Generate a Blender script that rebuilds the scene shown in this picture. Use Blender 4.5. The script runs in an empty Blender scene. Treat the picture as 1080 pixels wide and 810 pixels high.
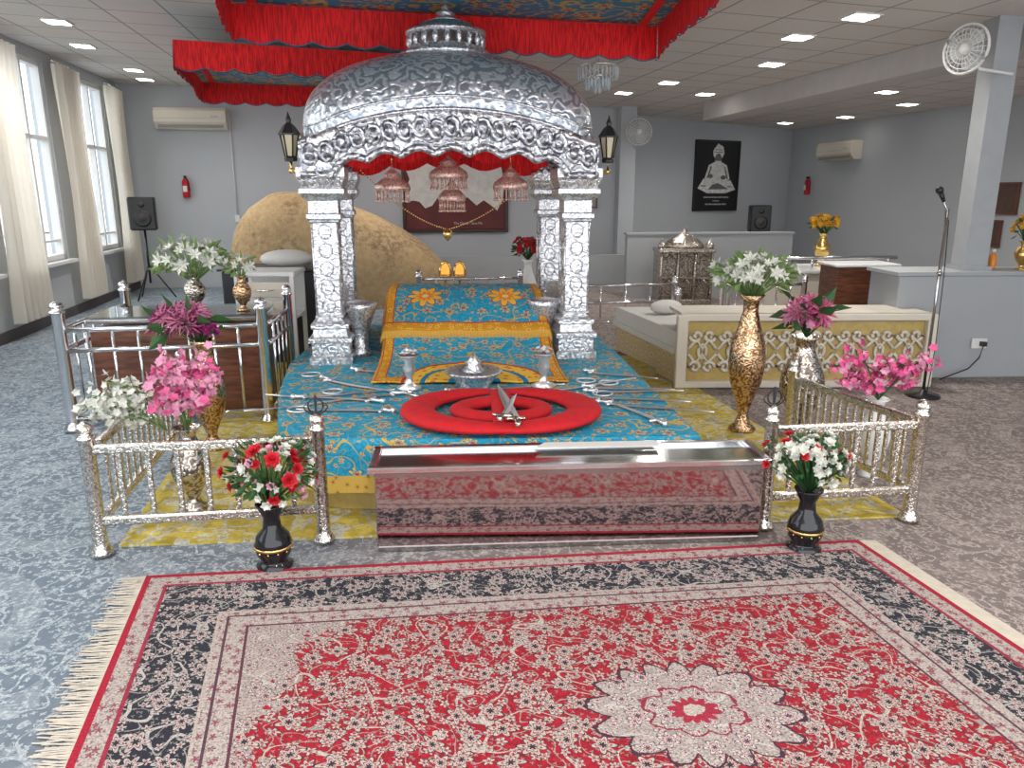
import bpy, math, random
from mathutils import Vector, Matrix
from mathutils import noise as NZ
R=random.Random(7)
pi=math.pi
# ------------------------------------------------------------------ node helpers
class E:
    def __init__(s,nt,k): s.nt=nt; s.k=k
    def _b(s,o,op,rev=False):
        n=s.nt.nodes.new('ShaderNodeMath'); n.operation=op
        a,b=(o,s) if rev else (s,o)
        for i,v in enumerate((a,b)):
            if isinstance(v,E): s.nt.links.new(v.k,n.inputs[i])
            elif v is not None: n.inputs[i].default_value=v
        return E(s.nt,n.outputs[0])
    def __add__(s,o): return s._b(o,'ADD')
    def __radd__(s,o): return s._b(o,'ADD')
    def __sub__(s,o): return s._b(o,'SUBTRACT')
    def __rsub__(s,o): return s._b(o,'SUBTRACT',True)
    def __mul__(s,o): return s._b(o,'MULTIPLY')
    def __rmul__(s,o): return s._b(o,'MULTIPLY')
    def __truediv__(s,o): return s._b(o,'DIVIDE')
    def lt(s,o): return s._b(o,'LESS_THAN')
    def gt(s,o): return s._b(o,'GREATER_THAN')
    def mn(s,o): return s._b(o,'MINIMUM')
    def mx(s,o): return s._b(o,'MAXIMUM')
    def mod(s,o): return s._b(o,'FLOORED_MODULO')
    def atan2(s,o): return s._b(o,'ARCTAN2')
    def f(s,op): return s._b(None,op)
    def abs(s): return s.f('ABSOLUTE')
    def sin(s): return s.f('SINE')
    def sqrt(s): return s.f('SQRT')
    def band(s,a,b): return s.gt(a)*s.lt(b)
    def ramp(s,a,b):
        n=s.nt.nodes.new('ShaderNodeMapRange'); n.interpolation_type='SMOOTHSTEP'
        s.nt.links.new(s.k,n.inputs[0]); n.inputs[1].default_value=a; n.inputs[2].default_value=b
        return E(s.nt,n.outputs[0])
def col(c): return (c[0],c[1],c[2],1.0)
class Mat:
    def __init__(s,name,color=(.5,.5,.5),rough=.5,metal=0.0,**kw):
        s.m=bpy.data.materials.new(name); s.m.use_nodes=True; s.nt=s.m.node_tree
        s.b=s.nt.nodes['Principled BSDF']
        s.b.inputs['Base Color'].default_value=col(color); s.b.inputs['Roughness'].default_value=rough
        s.b.inputs['Metallic'].default_value=metal
        for k,v in kw.items(): s.b.inputs[k].default_value=v
        s.tc=s.nt.nodes.new('ShaderNodeTexCoord')
    def vec(s,kind='Object'): return s.tc.outputs[kind]
    def sep(s,v):
        n=s.nt.nodes.new('ShaderNodeSeparateXYZ'); s.nt.links.new(v,n.inputs[0]); return [E(s.nt,o) for o in n.outputs]
    def xyz(s,kind='Object'): return s.sep(s.vec(kind))
    def comb(s,x,y,z=None):
        n=s.nt.nodes.new('ShaderNodeCombineXYZ')
        for i,v in enumerate((x,y,z)):
            if isinstance(v,E): s.nt.links.new(v.k,n.inputs[i])
            elif v is not None: n.inputs[i].default_value=v
        return n.outputs[0]
    def noise(s,vec,scale,detail=3,rough=.5,color=False,dims='3D'):
        n=s.nt.nodes.new('ShaderNodeTexNoise'); n.noise_dimensions=dims; s.nt.links.new(vec,n.inputs['Vector'])
        n.inputs['Scale'].default_value=scale; n.inputs['Detail'].default_value=detail; n.inputs['Roughness'].default_value=rough
        return n.outputs['Color'] if color else E(s.nt,n.outputs[0])
    def vmath(s,op,a,b=None,sc=None):
        n=s.nt.nodes.new('ShaderNodeVectorMath'); n.operation=op; s.nt.links.new(a,n.inputs[0])
        if b is not None: s.nt.links.new(b,n.inputs[1])
        if sc is not None: n.inputs['Scale'].default_value=sc
        return n.outputs[0]
    def warp(s,vec,scale,amt): return s.vmath('ADD',vec,s.vmath('SCALE',s.noise(vec,scale,2,color=True),sc=amt))
    def vor(s,vec,scale,feature='F1',rand=1.0,dims='3D'):
        n=s.nt.nodes.new('ShaderNodeTexVoronoi'); n.voronoi_dimensions=dims; n.feature=feature; s.nt.links.new(vec,n.inputs['Vector'])
        n.inputs['Scale'].default_value=scale; n.inputs['Randomness'].default_value=rand
        s.last=n; return E(s.nt,n.outputs['Distance'])
    def flor(s,vec,scale,pet=5,rand=.8,amt=.28):
        """flower-shaped distance field: petals around every cell centre; returns (radius, cell random)"""
        d=s.vor(vec,scale,'F1',rand,'2D'); n=s.last
        dx,dy,_=s.sep(s.vmath('SUBTRACT',vec,n.outputs['Position'])); cr=s.sep(n.outputs['Color'])
        a=dy.atan2(dx)+cr[1]*6.0
        return d/(1-amt+amt*(a*pet).sin()), cr[0]
    def vine(s,vec,scale,w,dims='2D'):
        n=s.noise(vec,scale,1,.5,dims=dims); return ((n*5).mod(1)-.5).abs().lt(w)
    def mix(s,f,a,b):
        n=s.nt.nodes.new('ShaderNodeMix'); n.data_type='RGBA'
        if isinstance(f,E): s.nt.links.new(f.k,n.inputs[0])
        else: n.inputs[0].default_value=f
        for i,v in ((6,a),(7,b)):
            if isinstance(v,tuple): n.inputs[i].default_value=col(v)
            else: s.nt.links.new(v,n.inputs[i])
        return n.outputs[2]
    def color(s,sock): s.nt.links.new(sock,s.b.inputs['Base Color']); return s
    def bump(s,h,strength=.3,dist=.01):
        n=s.nt.nodes.new('ShaderNodeBump'); n.inputs['Strength'].default_value=strength; n.inputs['Distance'].default_value=dist
        s.nt.links.new(h.k,n.inputs['Height']); s.nt.links.new(n.outputs[0],s.b.inputs['Normal']); return s
def plain(name,color,rough=.5,metal=0.,var=.12,scale=8,bs=0.1,**kw):
    m=Mat(name,color,rough,metal,**kw); n=m.noise(m.vec(),scale,4)
    d=tuple(max(0,c*(1-var)) for c in color); l=tuple(min(1,c*(1+var)) for c in color)
    m.color(m.mix(n,d,l))
    if bs: m.bump(m.noise(m.vec(),scale*6,3),bs,.004)
    return m.m
def emis(name,color,st):
    m=Mat(name,color); m.b.inputs['Emission Color'].default_value=col(color); m.b.inputs['Emission Strength'].default_value=st
    return m.m
# ------------------------------------------------------------------ mesh builder
class MB:
    def __init__(s): s.v=[]; s.f=[]; s.mi=[]; s.sm=[]; s.uv=None
    def add(s,vs,fs,mi=0,sm=False):
        o=len(s.v); s.v+= [tuple(v) for v in vs]
        for f in fs: s.f.append(tuple(i+o for i in f)); s.mi.append(mi); s.sm.append(sm)
        return s
    def box(s,c,d,mi=0,rz=0,bev=0):
        x,y,z=[k/2 for k in d]; b=min(bev,x*.9,y*.9,z*.9)
        M=Matrix.Rotation(rz,3,'Z'); vs=[];fs=[]
        if b<=0:
            vs=[(i*x,j*y,k*z) for k in(-1,1) for j in(-1,1) for i in(-1,1)]
            fs=[(0,2,3,1),(4,5,7,6),(0,1,5,4),(2,6,7,3),(0,4,6,2),(1,3,7,5)]
        else:
            idx={}
            for k in(-1,1):
                for j in(-1,1):
                    for i in(-1,1):
                        for a in range(3):
                            q=[i*(x-b),j*(y-b),k*(z-b)]; q[a]=(i*x,j*y,k*z)[a]; idx[(i,j,k,a)]=len(vs); vs.append(tuple(q))
            for a in range(3):
                u,w=[t for t in range(3) if t!=a]
                for sg in(-1,1):
                    q=[]
                    for p in((-1,-1),(1,-1),(1,1),(-1,1)):
                        t=[0,0,0]; t[a]=sg; t[u]=p[0]; t[w]=p[1]; q.append(idx[(*t,a)])
                    fs.append(tuple(q))
                for su in(-1,1):
                    for sw in(-1,1):
                        t1=[0]*3;t1[u]=su;t1[w]=sw; q=[]
                        t1[a]=-1; q.append(idx[(*t1,u)]); q.append(idx[(*t1,w)]); t1[a]=1; q.append(idx[(*t1,w)]); q.append(idx[(*t1,u)])
                        fs.append(tuple(q))
            for k in(-1,1):
                for j in(-1,1):
                    for i in(-1,1): fs.append(tuple(idx[(i,j,k,a)] for a in range(3)))
        return s.add([M@Vector(v)+Vector(c) for v in vs],fs,mi)
    def lathe(s,prof,c=(0,0,0),seg=20,mi=0,sm=True,off=0.,sx=1,sy=1,lobes=0,la=0):
        vs=[];fs=[];n=len(prof)
        for r,z in prof:
            for i in range(seg):
                a=2*pi*i/seg+off; rr=r*(1+(la*math.cos(lobes*a) if lobes else 0)); vs.append((c[0]+rr*math.cos(a)*sx,c[1]+rr*math.sin(a)*sy,c[2]+z))
        for j in range(n-1):
            for i in range(seg):
                k=(i+1)%seg; fs.append((j*seg+i,j*seg+k,(j+1)*seg+k,(j+1)*seg+i))
        if prof[0][0]>1e-5: fs.append(tuple(range(seg-1,-1,-1)))
        if prof[-1][0]>1e-5: fs.append(tuple((n-1)*seg+i for i in range(seg)))
        return s.add(vs,fs,mi,sm)
    def sq(s,prof,c=(0,0,0),mi=0): return s.lathe([(r*math.sqrt(2),z) for r,z in prof],c,4,mi,False,pi/4)
    def tube(s,pts,r,seg=8,mi=0,closed=False,sz=1.0):
        pts=[Vector(p) for p in pts]; n=len(pts); vs=[];fs=[]
        for i,p in enumerate(pts):
            if closed: t=pts[(i+1)%n]-pts[i-1]
            else: t=pts[min(i+1,n-1)]-pts[max(i-1,0)]
            if t.length<1e-9: t=Vector((0,0,1))
            t.normalize(); up=Vector((0,0,1)) if abs(t.z)<.9 else Vector((1,0,0))
            a=t.cross(up).normalized(); b=a.cross(t).normalized()
            rr=r[i] if isinstance(r,(list,tuple)) else r
            for k in range(seg):
                an=2*pi*k/seg; vs.append(p+a*math.cos(an)*rr+b*math.sin(an)*rr*sz)
        for i in range(n if closed else n-1):
            j=(i+1)%n
            for k in range(seg):
                l=(k+1)%seg; fs.append((i*seg+k,i*seg+l,j*seg+l,j*seg+k))
        if not closed: fs.append(tuple(range(seg-1,-1,-1))); fs.append(tuple((n-1)*seg+k for k in range(seg)))
        return s.add(vs,fs,mi,True)
    def ball(s,c,r,mi=0,seg=10,rings=6,sx=1,sy=1,sz=1):
        prof=[(r*math.sin(pi*i/rings),-r*sz*math.cos(pi*i/rings)) for i in range(rings+1)]
        return s.lathe(prof,c,seg,mi,True,sx=sx,sy=sy)
    def prism(s,poly,z0,z1,mi=0,axis='z'):
        n=len(poly)
        def q(x,y,z): return (x,y,z) if axis=='z' else ((x,z,y) if axis=='y' else (z,x,y))
        vs=[q(x,y,z0) for x,y in poly]+[q(x,y,z1) for x,y in poly]
        fs=[tuple(range(n-1,-1,-1)),tuple(range(n,2*n))]+[(i,(i+1)%n,n+(i+1)%n,n+i) for i in range(n)]
        return s.add(vs,fs,mi)
    def grid(s,fn,nu,nv,mi=0,sm=True,uv=None):
        o=len(s.v); vs=[fn(i/nu,j/nv) for j in range(nv+1) for i in range(nu+1)]
        fs=[(j*(nu+1)+i,j*(nu+1)+i+1,(j+1)*(nu+1)+i+1,(j+1)*(nu+1)+i) for j in range(nv) for i in range(nu)]
        s.add(vs,fs,mi,sm)
        if uv:
            if s.uv is None: s.uv={}
            for j in range(nv+1):
                for i in range(nu+1): s.uv[o+j*(nu+1)+i]=uv(i/nu,j/nv)
        return s
    def petal(s,c,d,n,l,w,mi,cup=.15):
        sd=d.cross(n)
        s.add([c,c+d*l*.55+sd*w*.5+n*l*cup,c+d*l,c+d*l*.55-sd*w*.5+n*l*cup,c+d*l*.55],[(0,1,4),(1,2,4),(2,3,4),(3,0,4)],mi,False)
    def flower(s,c,ax,r,np=6,mi=0,ce=None,layers=1,wid=.7,elev=.35,cup=.12):
        ax=Vector(ax).normalized(); c=Vector(c); t=ax.orthogonal().normalized(); b=ax.cross(t)
        for L in range(layers):
            el=elev+L*.42; rr=r*(1-.16*L); o=R.random()*6
            for i in range(np):
                a=2*pi*i/np+o+L*.5; rad=t*math.cos(a)+b*math.sin(a)
                d=(rad*math.cos(el)+ax*math.sin(el)).normalized(); n=(ax*math.cos(el)-rad*math.sin(el)).normalized()
                s.petal(c,d,n,rr,rr*wid,mi,cup)
        if ce is not None: s.ball(c+ax*r*.15,r*.16,ce,6,4)
    def build(s,name,mats,parent=None,loc=(0,0,0),rz=0,rot=None,label=None,cat=None,kind=None,group=None,solid=0):
        me=bpy.data.meshes.new(name); me.from_pydata(s.v,[],s.f)
        if not isinstance(mats,(list,tuple)): mats=[mats]
        for m in mats: me.materials.append(m)
        me.polygons.foreach_set('material_index',s.mi); me.polygons.foreach_set('use_smooth',s.sm)
        if s.uv:
            l=me.uv_layers.new(name='UVMap')
            for lp in me.loops: l.data[lp.index].uv=s.uv.get(lp.vertex_index,(0,0))
        me.update()
        o=bpy.data.objects.new(name,me); bpy.context.scene.collection.objects.link(o)
        o.location=loc; o.rotation_euler=rot if rot else (0,0,rz)
        if parent: o.parent=parent
        meta(o,label,cat,kind,group)
        if solid:
            q=o.modifiers.new('Solidify','SOLIDIFY'); q.thickness=solid; q.offset=0
        return o
def meta(o,label=None,cat=None,kind=None,group=None):
    if label: o['label']=label
    if cat: o['category']=cat
    if kind: o['kind']=kind
    if group: o['group']=group
def T(name,label,cat,loc=(0,0,0),rz=0,group=None,rot=None):
    o=bpy.data.objects.new(name,None); bpy.context.scene.collection.objects.link(o)
    o.location=loc; o.rotation_euler=rot if rot else (0,0,rz); o.empty_display_size=.1; meta(o,label,cat,None,group); return o
def dup(root,loc,rz=0):
    n=root.copy(); bpy.context.scene.collection.objects.link(n); n.location=loc; n.rotation_euler=(0,0,rz)
    def rec(a,b):
        for c in a.children:
            k=c.copy(); bpy.context.scene.collection.objects.link(k); k.parent=b; rec(c,k)
    rec(root,n); return n
def text(body,size,mat,parent,loc,rot,name='lettering',ext=.002):
    cu=bpy.data.curves.new('t','FONT'); cu.body=body; cu.size=size; cu.align_x='CENTER'; cu.align_y='CENTER'; cu.extrude=ext
    t=bpy.data.objects.new('t',cu); bpy.context.scene.collection.objects.link(t); bpy.context.view_layer.update()
    dg=bpy.context.evaluated_depsgraph_get(); me=bpy.data.meshes.new_from_object(t.evaluated_get(dg)); bpy.data.objects.remove(t)
    me.materials.clear(); me.materials.append(mat); o=bpy.data.objects.new(name,me); bpy.context.scene.collection.objects.link(o)
    o.parent=parent; o.location=loc; o.rotation_euler=rot; return o
# ------------------------------------------------------------------ materials
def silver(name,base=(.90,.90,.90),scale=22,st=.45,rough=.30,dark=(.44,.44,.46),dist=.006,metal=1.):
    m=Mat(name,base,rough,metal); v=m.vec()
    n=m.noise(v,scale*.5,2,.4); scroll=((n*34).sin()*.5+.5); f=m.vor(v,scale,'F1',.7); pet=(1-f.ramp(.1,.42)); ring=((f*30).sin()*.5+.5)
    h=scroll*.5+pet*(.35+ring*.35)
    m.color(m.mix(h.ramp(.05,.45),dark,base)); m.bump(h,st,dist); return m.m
SIL=silver('embossed_silver',scale=29,base=(.80,.80,.81),metal=.8)
SILB=silver('embossed_silver_band',scale=19,st=.75,dist=.012,base=(.76,.77,.79),dark=(.30,.30,.33),metal=.8)
SILF=silver('embossed_silver_fine',scale=38,base=(.80,.80,.81),metal=.85)
DOME=silver('embossed_silver_dome',base=(.76,.80,.84),scale=19,st=.6,rough=.32,dark=(.36,.40,.45),dist=.010,metal=.72)
HAM=silver('hammered_silver',base=(.84,.79,.72),scale=60,st=.4,rough=.25,dark=(.5,.46,.40),dist=.004)
CHR=plain('chrome',(.82,.82,.83),.13,1.,.04,5,0.02)
SATIN=plain('satin_silver',(.80,.80,.81),.34,.9,.06,12,0.03)
MIR=Mat('mirror_steel',(.56,.44,.44),.05,1.); MIR.bump(MIR.noise(MIR.vec(),7,2),.06,.01); MIR=MIR.m
STEEL=plain('brushed_steel',(.46,.46,.45),.16,1.,.06,5,0.04)
GOLD=plain('polished_gold',(.85,.58,.20),.25,1.,.15,20,.05)
GOLDF=silver('engraved_gold',base=(.78,.56,.34),scale=42,st=.5,rough=.27,dark=(.34,.17,.08),dist=.005)
SVASE=silver('engraved_pewter',base=(.72,.66,.59),scale=38,st=.5,rough=.22,dark=(.26,.22,.18),dist=.005)
WHITE=plain('white_paint',(.72,.72,.70),.4,0,.04,6,.03)
CREAM=plain('cream_paint',(.66,.60,.50),.45,0,.06,6,.03)
BLACK=plain('black_plastic',(.012,.012,.013),.4,0,.2,10,.05)
BLKG=plain('black_glaze',(.01,.01,.012),.08,0,.2,10,0)
RED=plain('red_velvet',(.50,.003,.008),.8,0,.3,22,.35)
REDP=plain('red_petal',(.50,.008,.018),.6,0,.35,30,0)
PINK=plain('pink_petal',(.66,.09,.25),.6,0,.3,30,0)
MAG=plain('magenta_petal',(.32,.02,.15),.6,0,.3,30,0)
LPINK=plain('pale_pink_petal',(.68,.29,.42),.6,0,.2,30,0)
WPET=plain('white_petal',(.64,.64,.56),.6,0,.1,30,0)
YPET=plain('yellow_petal',(.70,.38,.015),.6,0,.2,30,0)
GREEN=plain('leaf_green',(.03,.10,.025),.55,0,.4,25,0)
LGREEN=plain('pale_leaf_green',(.17,.27,.08),.6,0,.3,25,0)
BLOSW=plain('white_blossom',(.60,.61,.53),.6,0,.1,30,0)
WOOD=Mat('brown_wood',(.2,.07,.03),.35); xw,yw,zw=WOOD.xyz()
WOOD.color(WOOD.mix(WOOD.noise(WOOD.comb(xw*2,yw*2,zw*14),3,5).ramp(.3,.7),(.09,.027,.013),(.21,.075,.035))); WOOD=WOOD.m
c=Mat('cream_curtain',(.74,.68,.56),.85); c.color(c.mix(c.noise(c.vec(),4,3),(.82,.77,.67),(.90,.86,.78))); CLOTHC=c.m
nt=c.nt; tl=nt.nodes.new('ShaderNodeBsdfTranslucent'); tl.inputs[0].default_value=(.92,.88,.80,1); mxs=nt.nodes.new('ShaderNodeMixShader'); mxs.inputs[0].default_value=.5
nt.links.new(c.b.outputs[0],mxs.inputs[1]); nt.links.new(tl.outputs[0],mxs.inputs[2]); nt.links.new(mxs.outputs[0],nt.nodes['Material Output'].inputs[0])
MATT=plain('white_bedding',(.66,.65,.61),.85,0,.05,5,.2)
def glass(name,tint,k0,k1):
    g=Mat(name); nt=g.nt; tr=nt.nodes.new('ShaderNodeBsdfTransparent'); tr.inputs[0].default_value=col(tint); gg=nt.nodes.new('ShaderNodeBsdfGlossy'); gg.inputs['Roughness'].default_value=.04
    mx=nt.nodes.new('ShaderNodeMixShader'); lw=nt.nodes.new('ShaderNodeLayerWeight'); lw.inputs[0].default_value=.5
    f=E(nt,lw.outputs['Facing']); f=f*f*f*k1+k0; nt.links.new(f.k,mx.inputs[0]); nt.links.new(tr.outputs[0],mx.inputs[1]); nt.links.new(gg.outputs[0],mx.inputs[2])
    nt.links.new(mx.outputs[0],nt.nodes['Material Output'].inputs[0]); return g.m
GL=glass('window_glass',(.95,.97,.98),.04,.25); TG=glass('table_glass',(.80,.86,.85),.12,.7)
LAMP=emis('lamp_glow',(1,.97,.9),12)
WALL=plain('grey_wall',(.45,.475,.495),.7,0,.04,1.5,.05)
GREYP=plain('grey_partition',(.35,.365,.375),.6,0,.05,2,.05)
DARKS=plain('dark_skirting',(.07,.06,.06),.6,0,.2,3,.05)
c=Mat('ceiling_tiles',(.4,.37,.34),.7); x,y,z=c.xyz(); gx=(x*.98+y*.18).mod(.6); gy=(y*.98-x*.18).mod(.6)
ln=gx.mn(.6-gx).mn(gy.mn(.6-gy)); sp=c.noise(c.vec(),60,3); big=c.noise(c.vec(),1.3,2)
c.color(c.mix(ln.lt(.011),c.mix(sp*.6+big*.4,(.54,.50,.46),(.78,.74,.70)),(.32,.29,.27))); CEIL=c.m
# hall carpet
c=Mat('hall_carpet',(.1,.1,.12),.95); x,y,z=c.xyz(); P=c.warp(c.vec(),2.5,.10)
f1,r1=c.flor(P,9,6,.6,.3); f2,r2=c.flor(P,24,4,.9,.3); v=c.vine(P,5.2,.075); big=c.vor(c.vec(),.85,'F1',.3,'2D')
rings=((big*20).sin().gt(.6))
fine=c.noise(c.vec(),60,4,.75); mid=c.noise(c.vec(),14,3); lg=c.noise(c.vec(),2.2,3)
pt=(f1.lt(.18)+f1.band(.26,.34)+f2.lt(.30)+v+rings*.35).mn(1)
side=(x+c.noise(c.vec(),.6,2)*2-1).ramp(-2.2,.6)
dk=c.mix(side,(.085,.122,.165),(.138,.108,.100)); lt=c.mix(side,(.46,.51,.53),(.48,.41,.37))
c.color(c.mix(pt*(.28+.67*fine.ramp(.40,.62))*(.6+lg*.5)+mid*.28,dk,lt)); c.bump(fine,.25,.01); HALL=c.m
# yellow rug
c=Mat('yellow_rug',(.7,.6,.2),.95); P=c.warp(c.vec(),3,.2); f1,r1=c.flor(P,6,5,.7,.3); v=c.vine(P,4,.10); nn=c.noise(c.vec(),55,4,.7); n2=c.noise(c.vec(),12,3)
k=c.mix(n2.ramp(.35,.65),(.50,.37,.045),(.70,.55,.10)); k=c.mix((f1.band(.16,.32)+v).mn(1)*nn.ramp(.3,.5),k,(.58,.57,.48)); k=c.mix(f1.lt(.08),k,(.42,.41,.35)); c.color(c.mix(nn.ramp(.2,.55),(.34,.26,.05),k)); c.bump(nn,.7,.015); YRUG=c.m
def bluecloth(name,uvb=False):
    c=Mat(name,(0,.3,.45),.75); c.b.inputs['Specular IOR Level'].default_value=.3
    if uvb:
        ux,uy,_=c.xyz('UV'); Q=c.comb(ux*1.35,uy*1.9)
    else:
        x,y,z=c.xyz(); Q=c.comb(x+z*.6,y+z*1.2)
    P=c.warp(Q,4,.08)
    f1,r1=c.flor(P,6,6,.75,.3); f2,r2=c.flor(P,15,5,.9,.3); v=c.vine(P,3.4,.035); v2=c.vine(P,6.5,.03); n=c.noise(c.vec(),70,3)
    k=c.mix(n.ramp(.3,.7),(.005,.22,.36),(.02,.33,.50)); k=c.mix(v2,k,(.34,.28,.10)); k=c.mix(v,k,(.52,.35,.08)); k=c.mix(f2.lt(.22)*r2.gt(.4),k,(.60,.40,.09)); k=c.mix(f2.lt(.08)*r2.gt(.4),k,(.34,.02,.03))
    k=c.mix(f1.lt(.29),k,(.01,.07,.19)); k=c.mix(f1.lt(.26),k,(.62,.41,.09)); k=c.mix(f1.lt(.15),k,(.02,.22,.36)); k=c.mix(f1.lt(.09),k,(.45,.03,.04))
    if uvb:
        d=(ux*1.35).mn((1-ux)*1.35).mn(uy*1.9).mn((1-uy)*1.9)
        g=c.mix(f2.lt(.34),(.55,.25,.015),(.74,.47,.07)); g=c.mix(f2.lt(.14),g,(.40,.04,.03))
        k=c.mix(d.lt(.085),k,g); k=c.mix(d.band(.085,.093),k,(.45,.02,.03)); k=c.mix(d.band(.018,.026),k,(.45,.06,.03))
        k=c.mix(uy.band(.48,.56),k,g); k=c.mix(uy.band(.556,.563),k,(.45,.03,.03))
        cx=(ux-.52)*1.35; cy=uy*1.9; rr=(cx*cx*.7+cy*cy).sqrt(); k=c.mix(rr.lt(.42),k,c.mix(f2.lt(.3),(.76,.45,.05),(.50,.14,.03))); k=c.mix(rr.band(.28,.31),k,(.0,.18,.33)); k=c.mix(rr.band(.40,.42),k,(.45,.03,.03)); k=c.mix(rr.lt(.15),k,c.mix(f2.lt(.25),(.0,.2,.36),(.75,.46,.1)))
        lx=((ux*2.0+.0).mod(1)-.5)*1.4; ly=(uy-.735)*4.2; an=ly.atan2(lx); lr=(lx*lx+ly*ly).sqrt(); pet=(an*4.5).sin().abs()*.15+.15
        up=uy.band(.58,.95); k=c.mix(lr.lt(pet+.025)*up,k,(.35,.04,.03)); k=c.mix(lr.lt(pet)*up,k,(.80,.43,.05)); k=c.mix(lr.lt(pet*.55)*up,k,(.75,.22,.03)); k=c.mix(lr.lt(.06)*up,k,(.8,.6,.22))
    c.color(k); c.bump(c.noise(c.vec(),8,4)*2+n*.15+f1*.2,.35,.02); return c.m
BLUE=bluecloth('turquoise_brocade'); RUM=bluecloth('turquoise_gold_cloth',True)
c=Mat('gold_hem',(.7,.45,.08),.7); q=c.xyz(); P=c.comb(q[0]+q[1],q[2]); f2,r2=c.flor(P,18,5,.6,.3); c.color(c.mix(f2.lt(.3),(.58,.37,.06),c.mix(f2.lt(.14),(.45,.28,.05),(.38,.05,.03)))); HEM=c.m
c=Mat('bed_valance',(.6,.45,.2),.7); f2,r2=c.flor(c.comb(c.xyz()[1],c.xyz()[2]),9,6,.3,.3); c.color(c.mix(f2.lt(.32),(.50,.40,.22),c.mix(f2.lt(.2),(.66,.60,.48),(.38,.20,.10)))); BVAL=c.m
c=Mat('canopy_brocade',(0,.2,.35),.6); P=c.warp(c.vec(),2,.15); f1,r1=c.flor(P,3.2,6,.6,.3); f2,r2=c.flor(P,9,5,.9,.3); v=c.vine(P,2.2,.07)
k=c.mix(v,(.0,.21,.37),(.50,.36,.09)); k=c.mix(f2.lt(.22),k,(.55,.38,.09)); k=c.mix(f1.lt(.3),k,(.01,.06,.16)); k=c.mix(f1.lt(.27),k,(.60,.42,.10)); k=c.mix(f1.lt(.14),k,(.45,.02,.03)); c.color(k); CAN=c.m
c=Mat('red_fringe',(.70,.006,.010),.75); x,y,z=c.xyz(); th=c.noise(c.comb(x*1.0,y*1.0,z*.05),110,2); c.color(c.mix(th.ramp(.35,.62),(.55,.003,.008),(1.0,.014,.014))); c.bump(th,.6,.01); FRG=c.m
BLUEB=plain('blue_trim',(.01,.12,.22),.7,0,.3,20,0)
# large red rug (uv metres)
RW=3.23; RL=4.4
c=Mat('red_persian_rug',(.5,.02,.05),.95); u,v,_=c.xyz('UV'); P0=c.comb(u,v); P=c.warp(P0,3,.10)
d=u.mn(RW-u).mn(v).mn(RL-v)
cx=u-1.90; cy=v-1.12
nz=c.noise(P0,9,4,.7); nz2=c.noise(P0,26,3,.6)
r=(cx*cx/1.9+cy*cy/1.15).sqrt()+(nz-.5)*.34+(nz2-.5)*.16; an=cy.atan2(cx); lob=(an*8).sin().abs()*.07
rm=(cx*cx/1.45+cy*cy/.80).sqrt()+(nz2-.5)*.05
f1,q1=c.flor(P,9.5,6,.75,.26); f2,q2=c.flor(P,20,5,.9,.30); f3,q3=c.flor(P0,38,3,1.,.4); vn=c.vine(P,4,.04); vn2=c.vine(P,8,.05); fn=c.noise(P0,120,3,.7); md=c.noise(P0,30,3,.6)
CRM=(.54,.46,.40); DRK=(.045,.018,.035)
def flowers(k,cr,dk,ce,big=.30,sm=.30,smk=.25):
    k=c.mix(f3.lt(.26),k,c.mix(.5,cr,dk))
    k=c.mix(vn2,k,c.mix(.35,cr,dk)); k=c.mix(vn,k,cr)
    k=c.mix((f2.lt(sm+.06))*q2.gt(smk),k,dk); k=c.mix(f2.lt(sm)*q2.gt(smk),k,cr); k=c.mix(f2.lt(sm*.42)*q2.gt(smk),k,ce)
    k=c.mix(f1.lt(big+.045),k,dk); k=c.mix(f1.lt(big),k,cr); k=c.mix(f1.band(big*.55,big*.68),k,ce); k=c.mix(f1.lt(big*.35),k,dk); return k
fcol=flowers(c.mix(md.ramp(.3,.7),(.28,.002,.012),(.46,.005,.024)),CRM,DRK,(.33,.04,.05),.36,.35,.08)
mcol=flowers(c.mix(md.ramp(.3,.7),(.38,.31,.28),(.52,.45,.40)),(.60,.55,.50),(.14,.06,.09),(.36,.02,.05),.32,.32,.0)
scol=flowers(c.mix(md.ramp(.3,.7),(.38,.30,.27),(.50,.42,.37)),(.56,.50,.45),(.12,.06,.08),(.34,.03,.06),.28,.30,.0)
bl=flowers(c.mix(md,(.010,.010,.020),(.03,.03,.045)),(.50,.46,.42),(.03,.02,.03),(.34,.05,.08),.36,.32,.10)
be=c.mix(f2.lt(.30),c.mix(md,(.44,.36,.32),(.54,.47,.42)),(.20,.10,.12)); be=c.mix(f2.lt(.17),be,(.42,.05,.08)); be=c.mix(f3.lt(.3),be,(.30,.20,.20))
k=c.mix((r+lob).lt(1.04),scol,fcol)
ml=rm-(an*8).sin().abs()*.06
k=c.mix(ml.lt(.235),k,c.mix(.5,(.10,.02,.04),DRK)); k=c.mix(ml.lt(.222),k,mcol); k=c.mix((rm-(an*4).sin().abs()*.03).band(.105,.115),k,(.30,.02,.05)); k=c.mix((rm-(an*6).sin().abs()*.02).lt(.05),k,(.40,.02,.05)); k=c.mix(rm.lt(.03),k,CRM)
k=c.mix(d.lt(.46),k,be); k=c.mix(d.band(.452,.462),k,(.12,.03,.05)); k=c.mix(d.band(.105,.345),k,bl); k=c.mix(d.band(.338,.35),k,(.50,.42,.37)); k=c.mix(d.band(.375,.385),k,(.10,.04,.06)); k=c.mix(d.band(.09,.105),k,(.34,.02,.05)); k=c.mix(d.lt(.025),k,(.42,.005,.03))
mm=c.nt.nodes.new('ShaderNodeMix'); mm.data_type='RGBA'; mm.blend_type='MULTIPLY'; mm.inputs[0].default_value=.9
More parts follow.
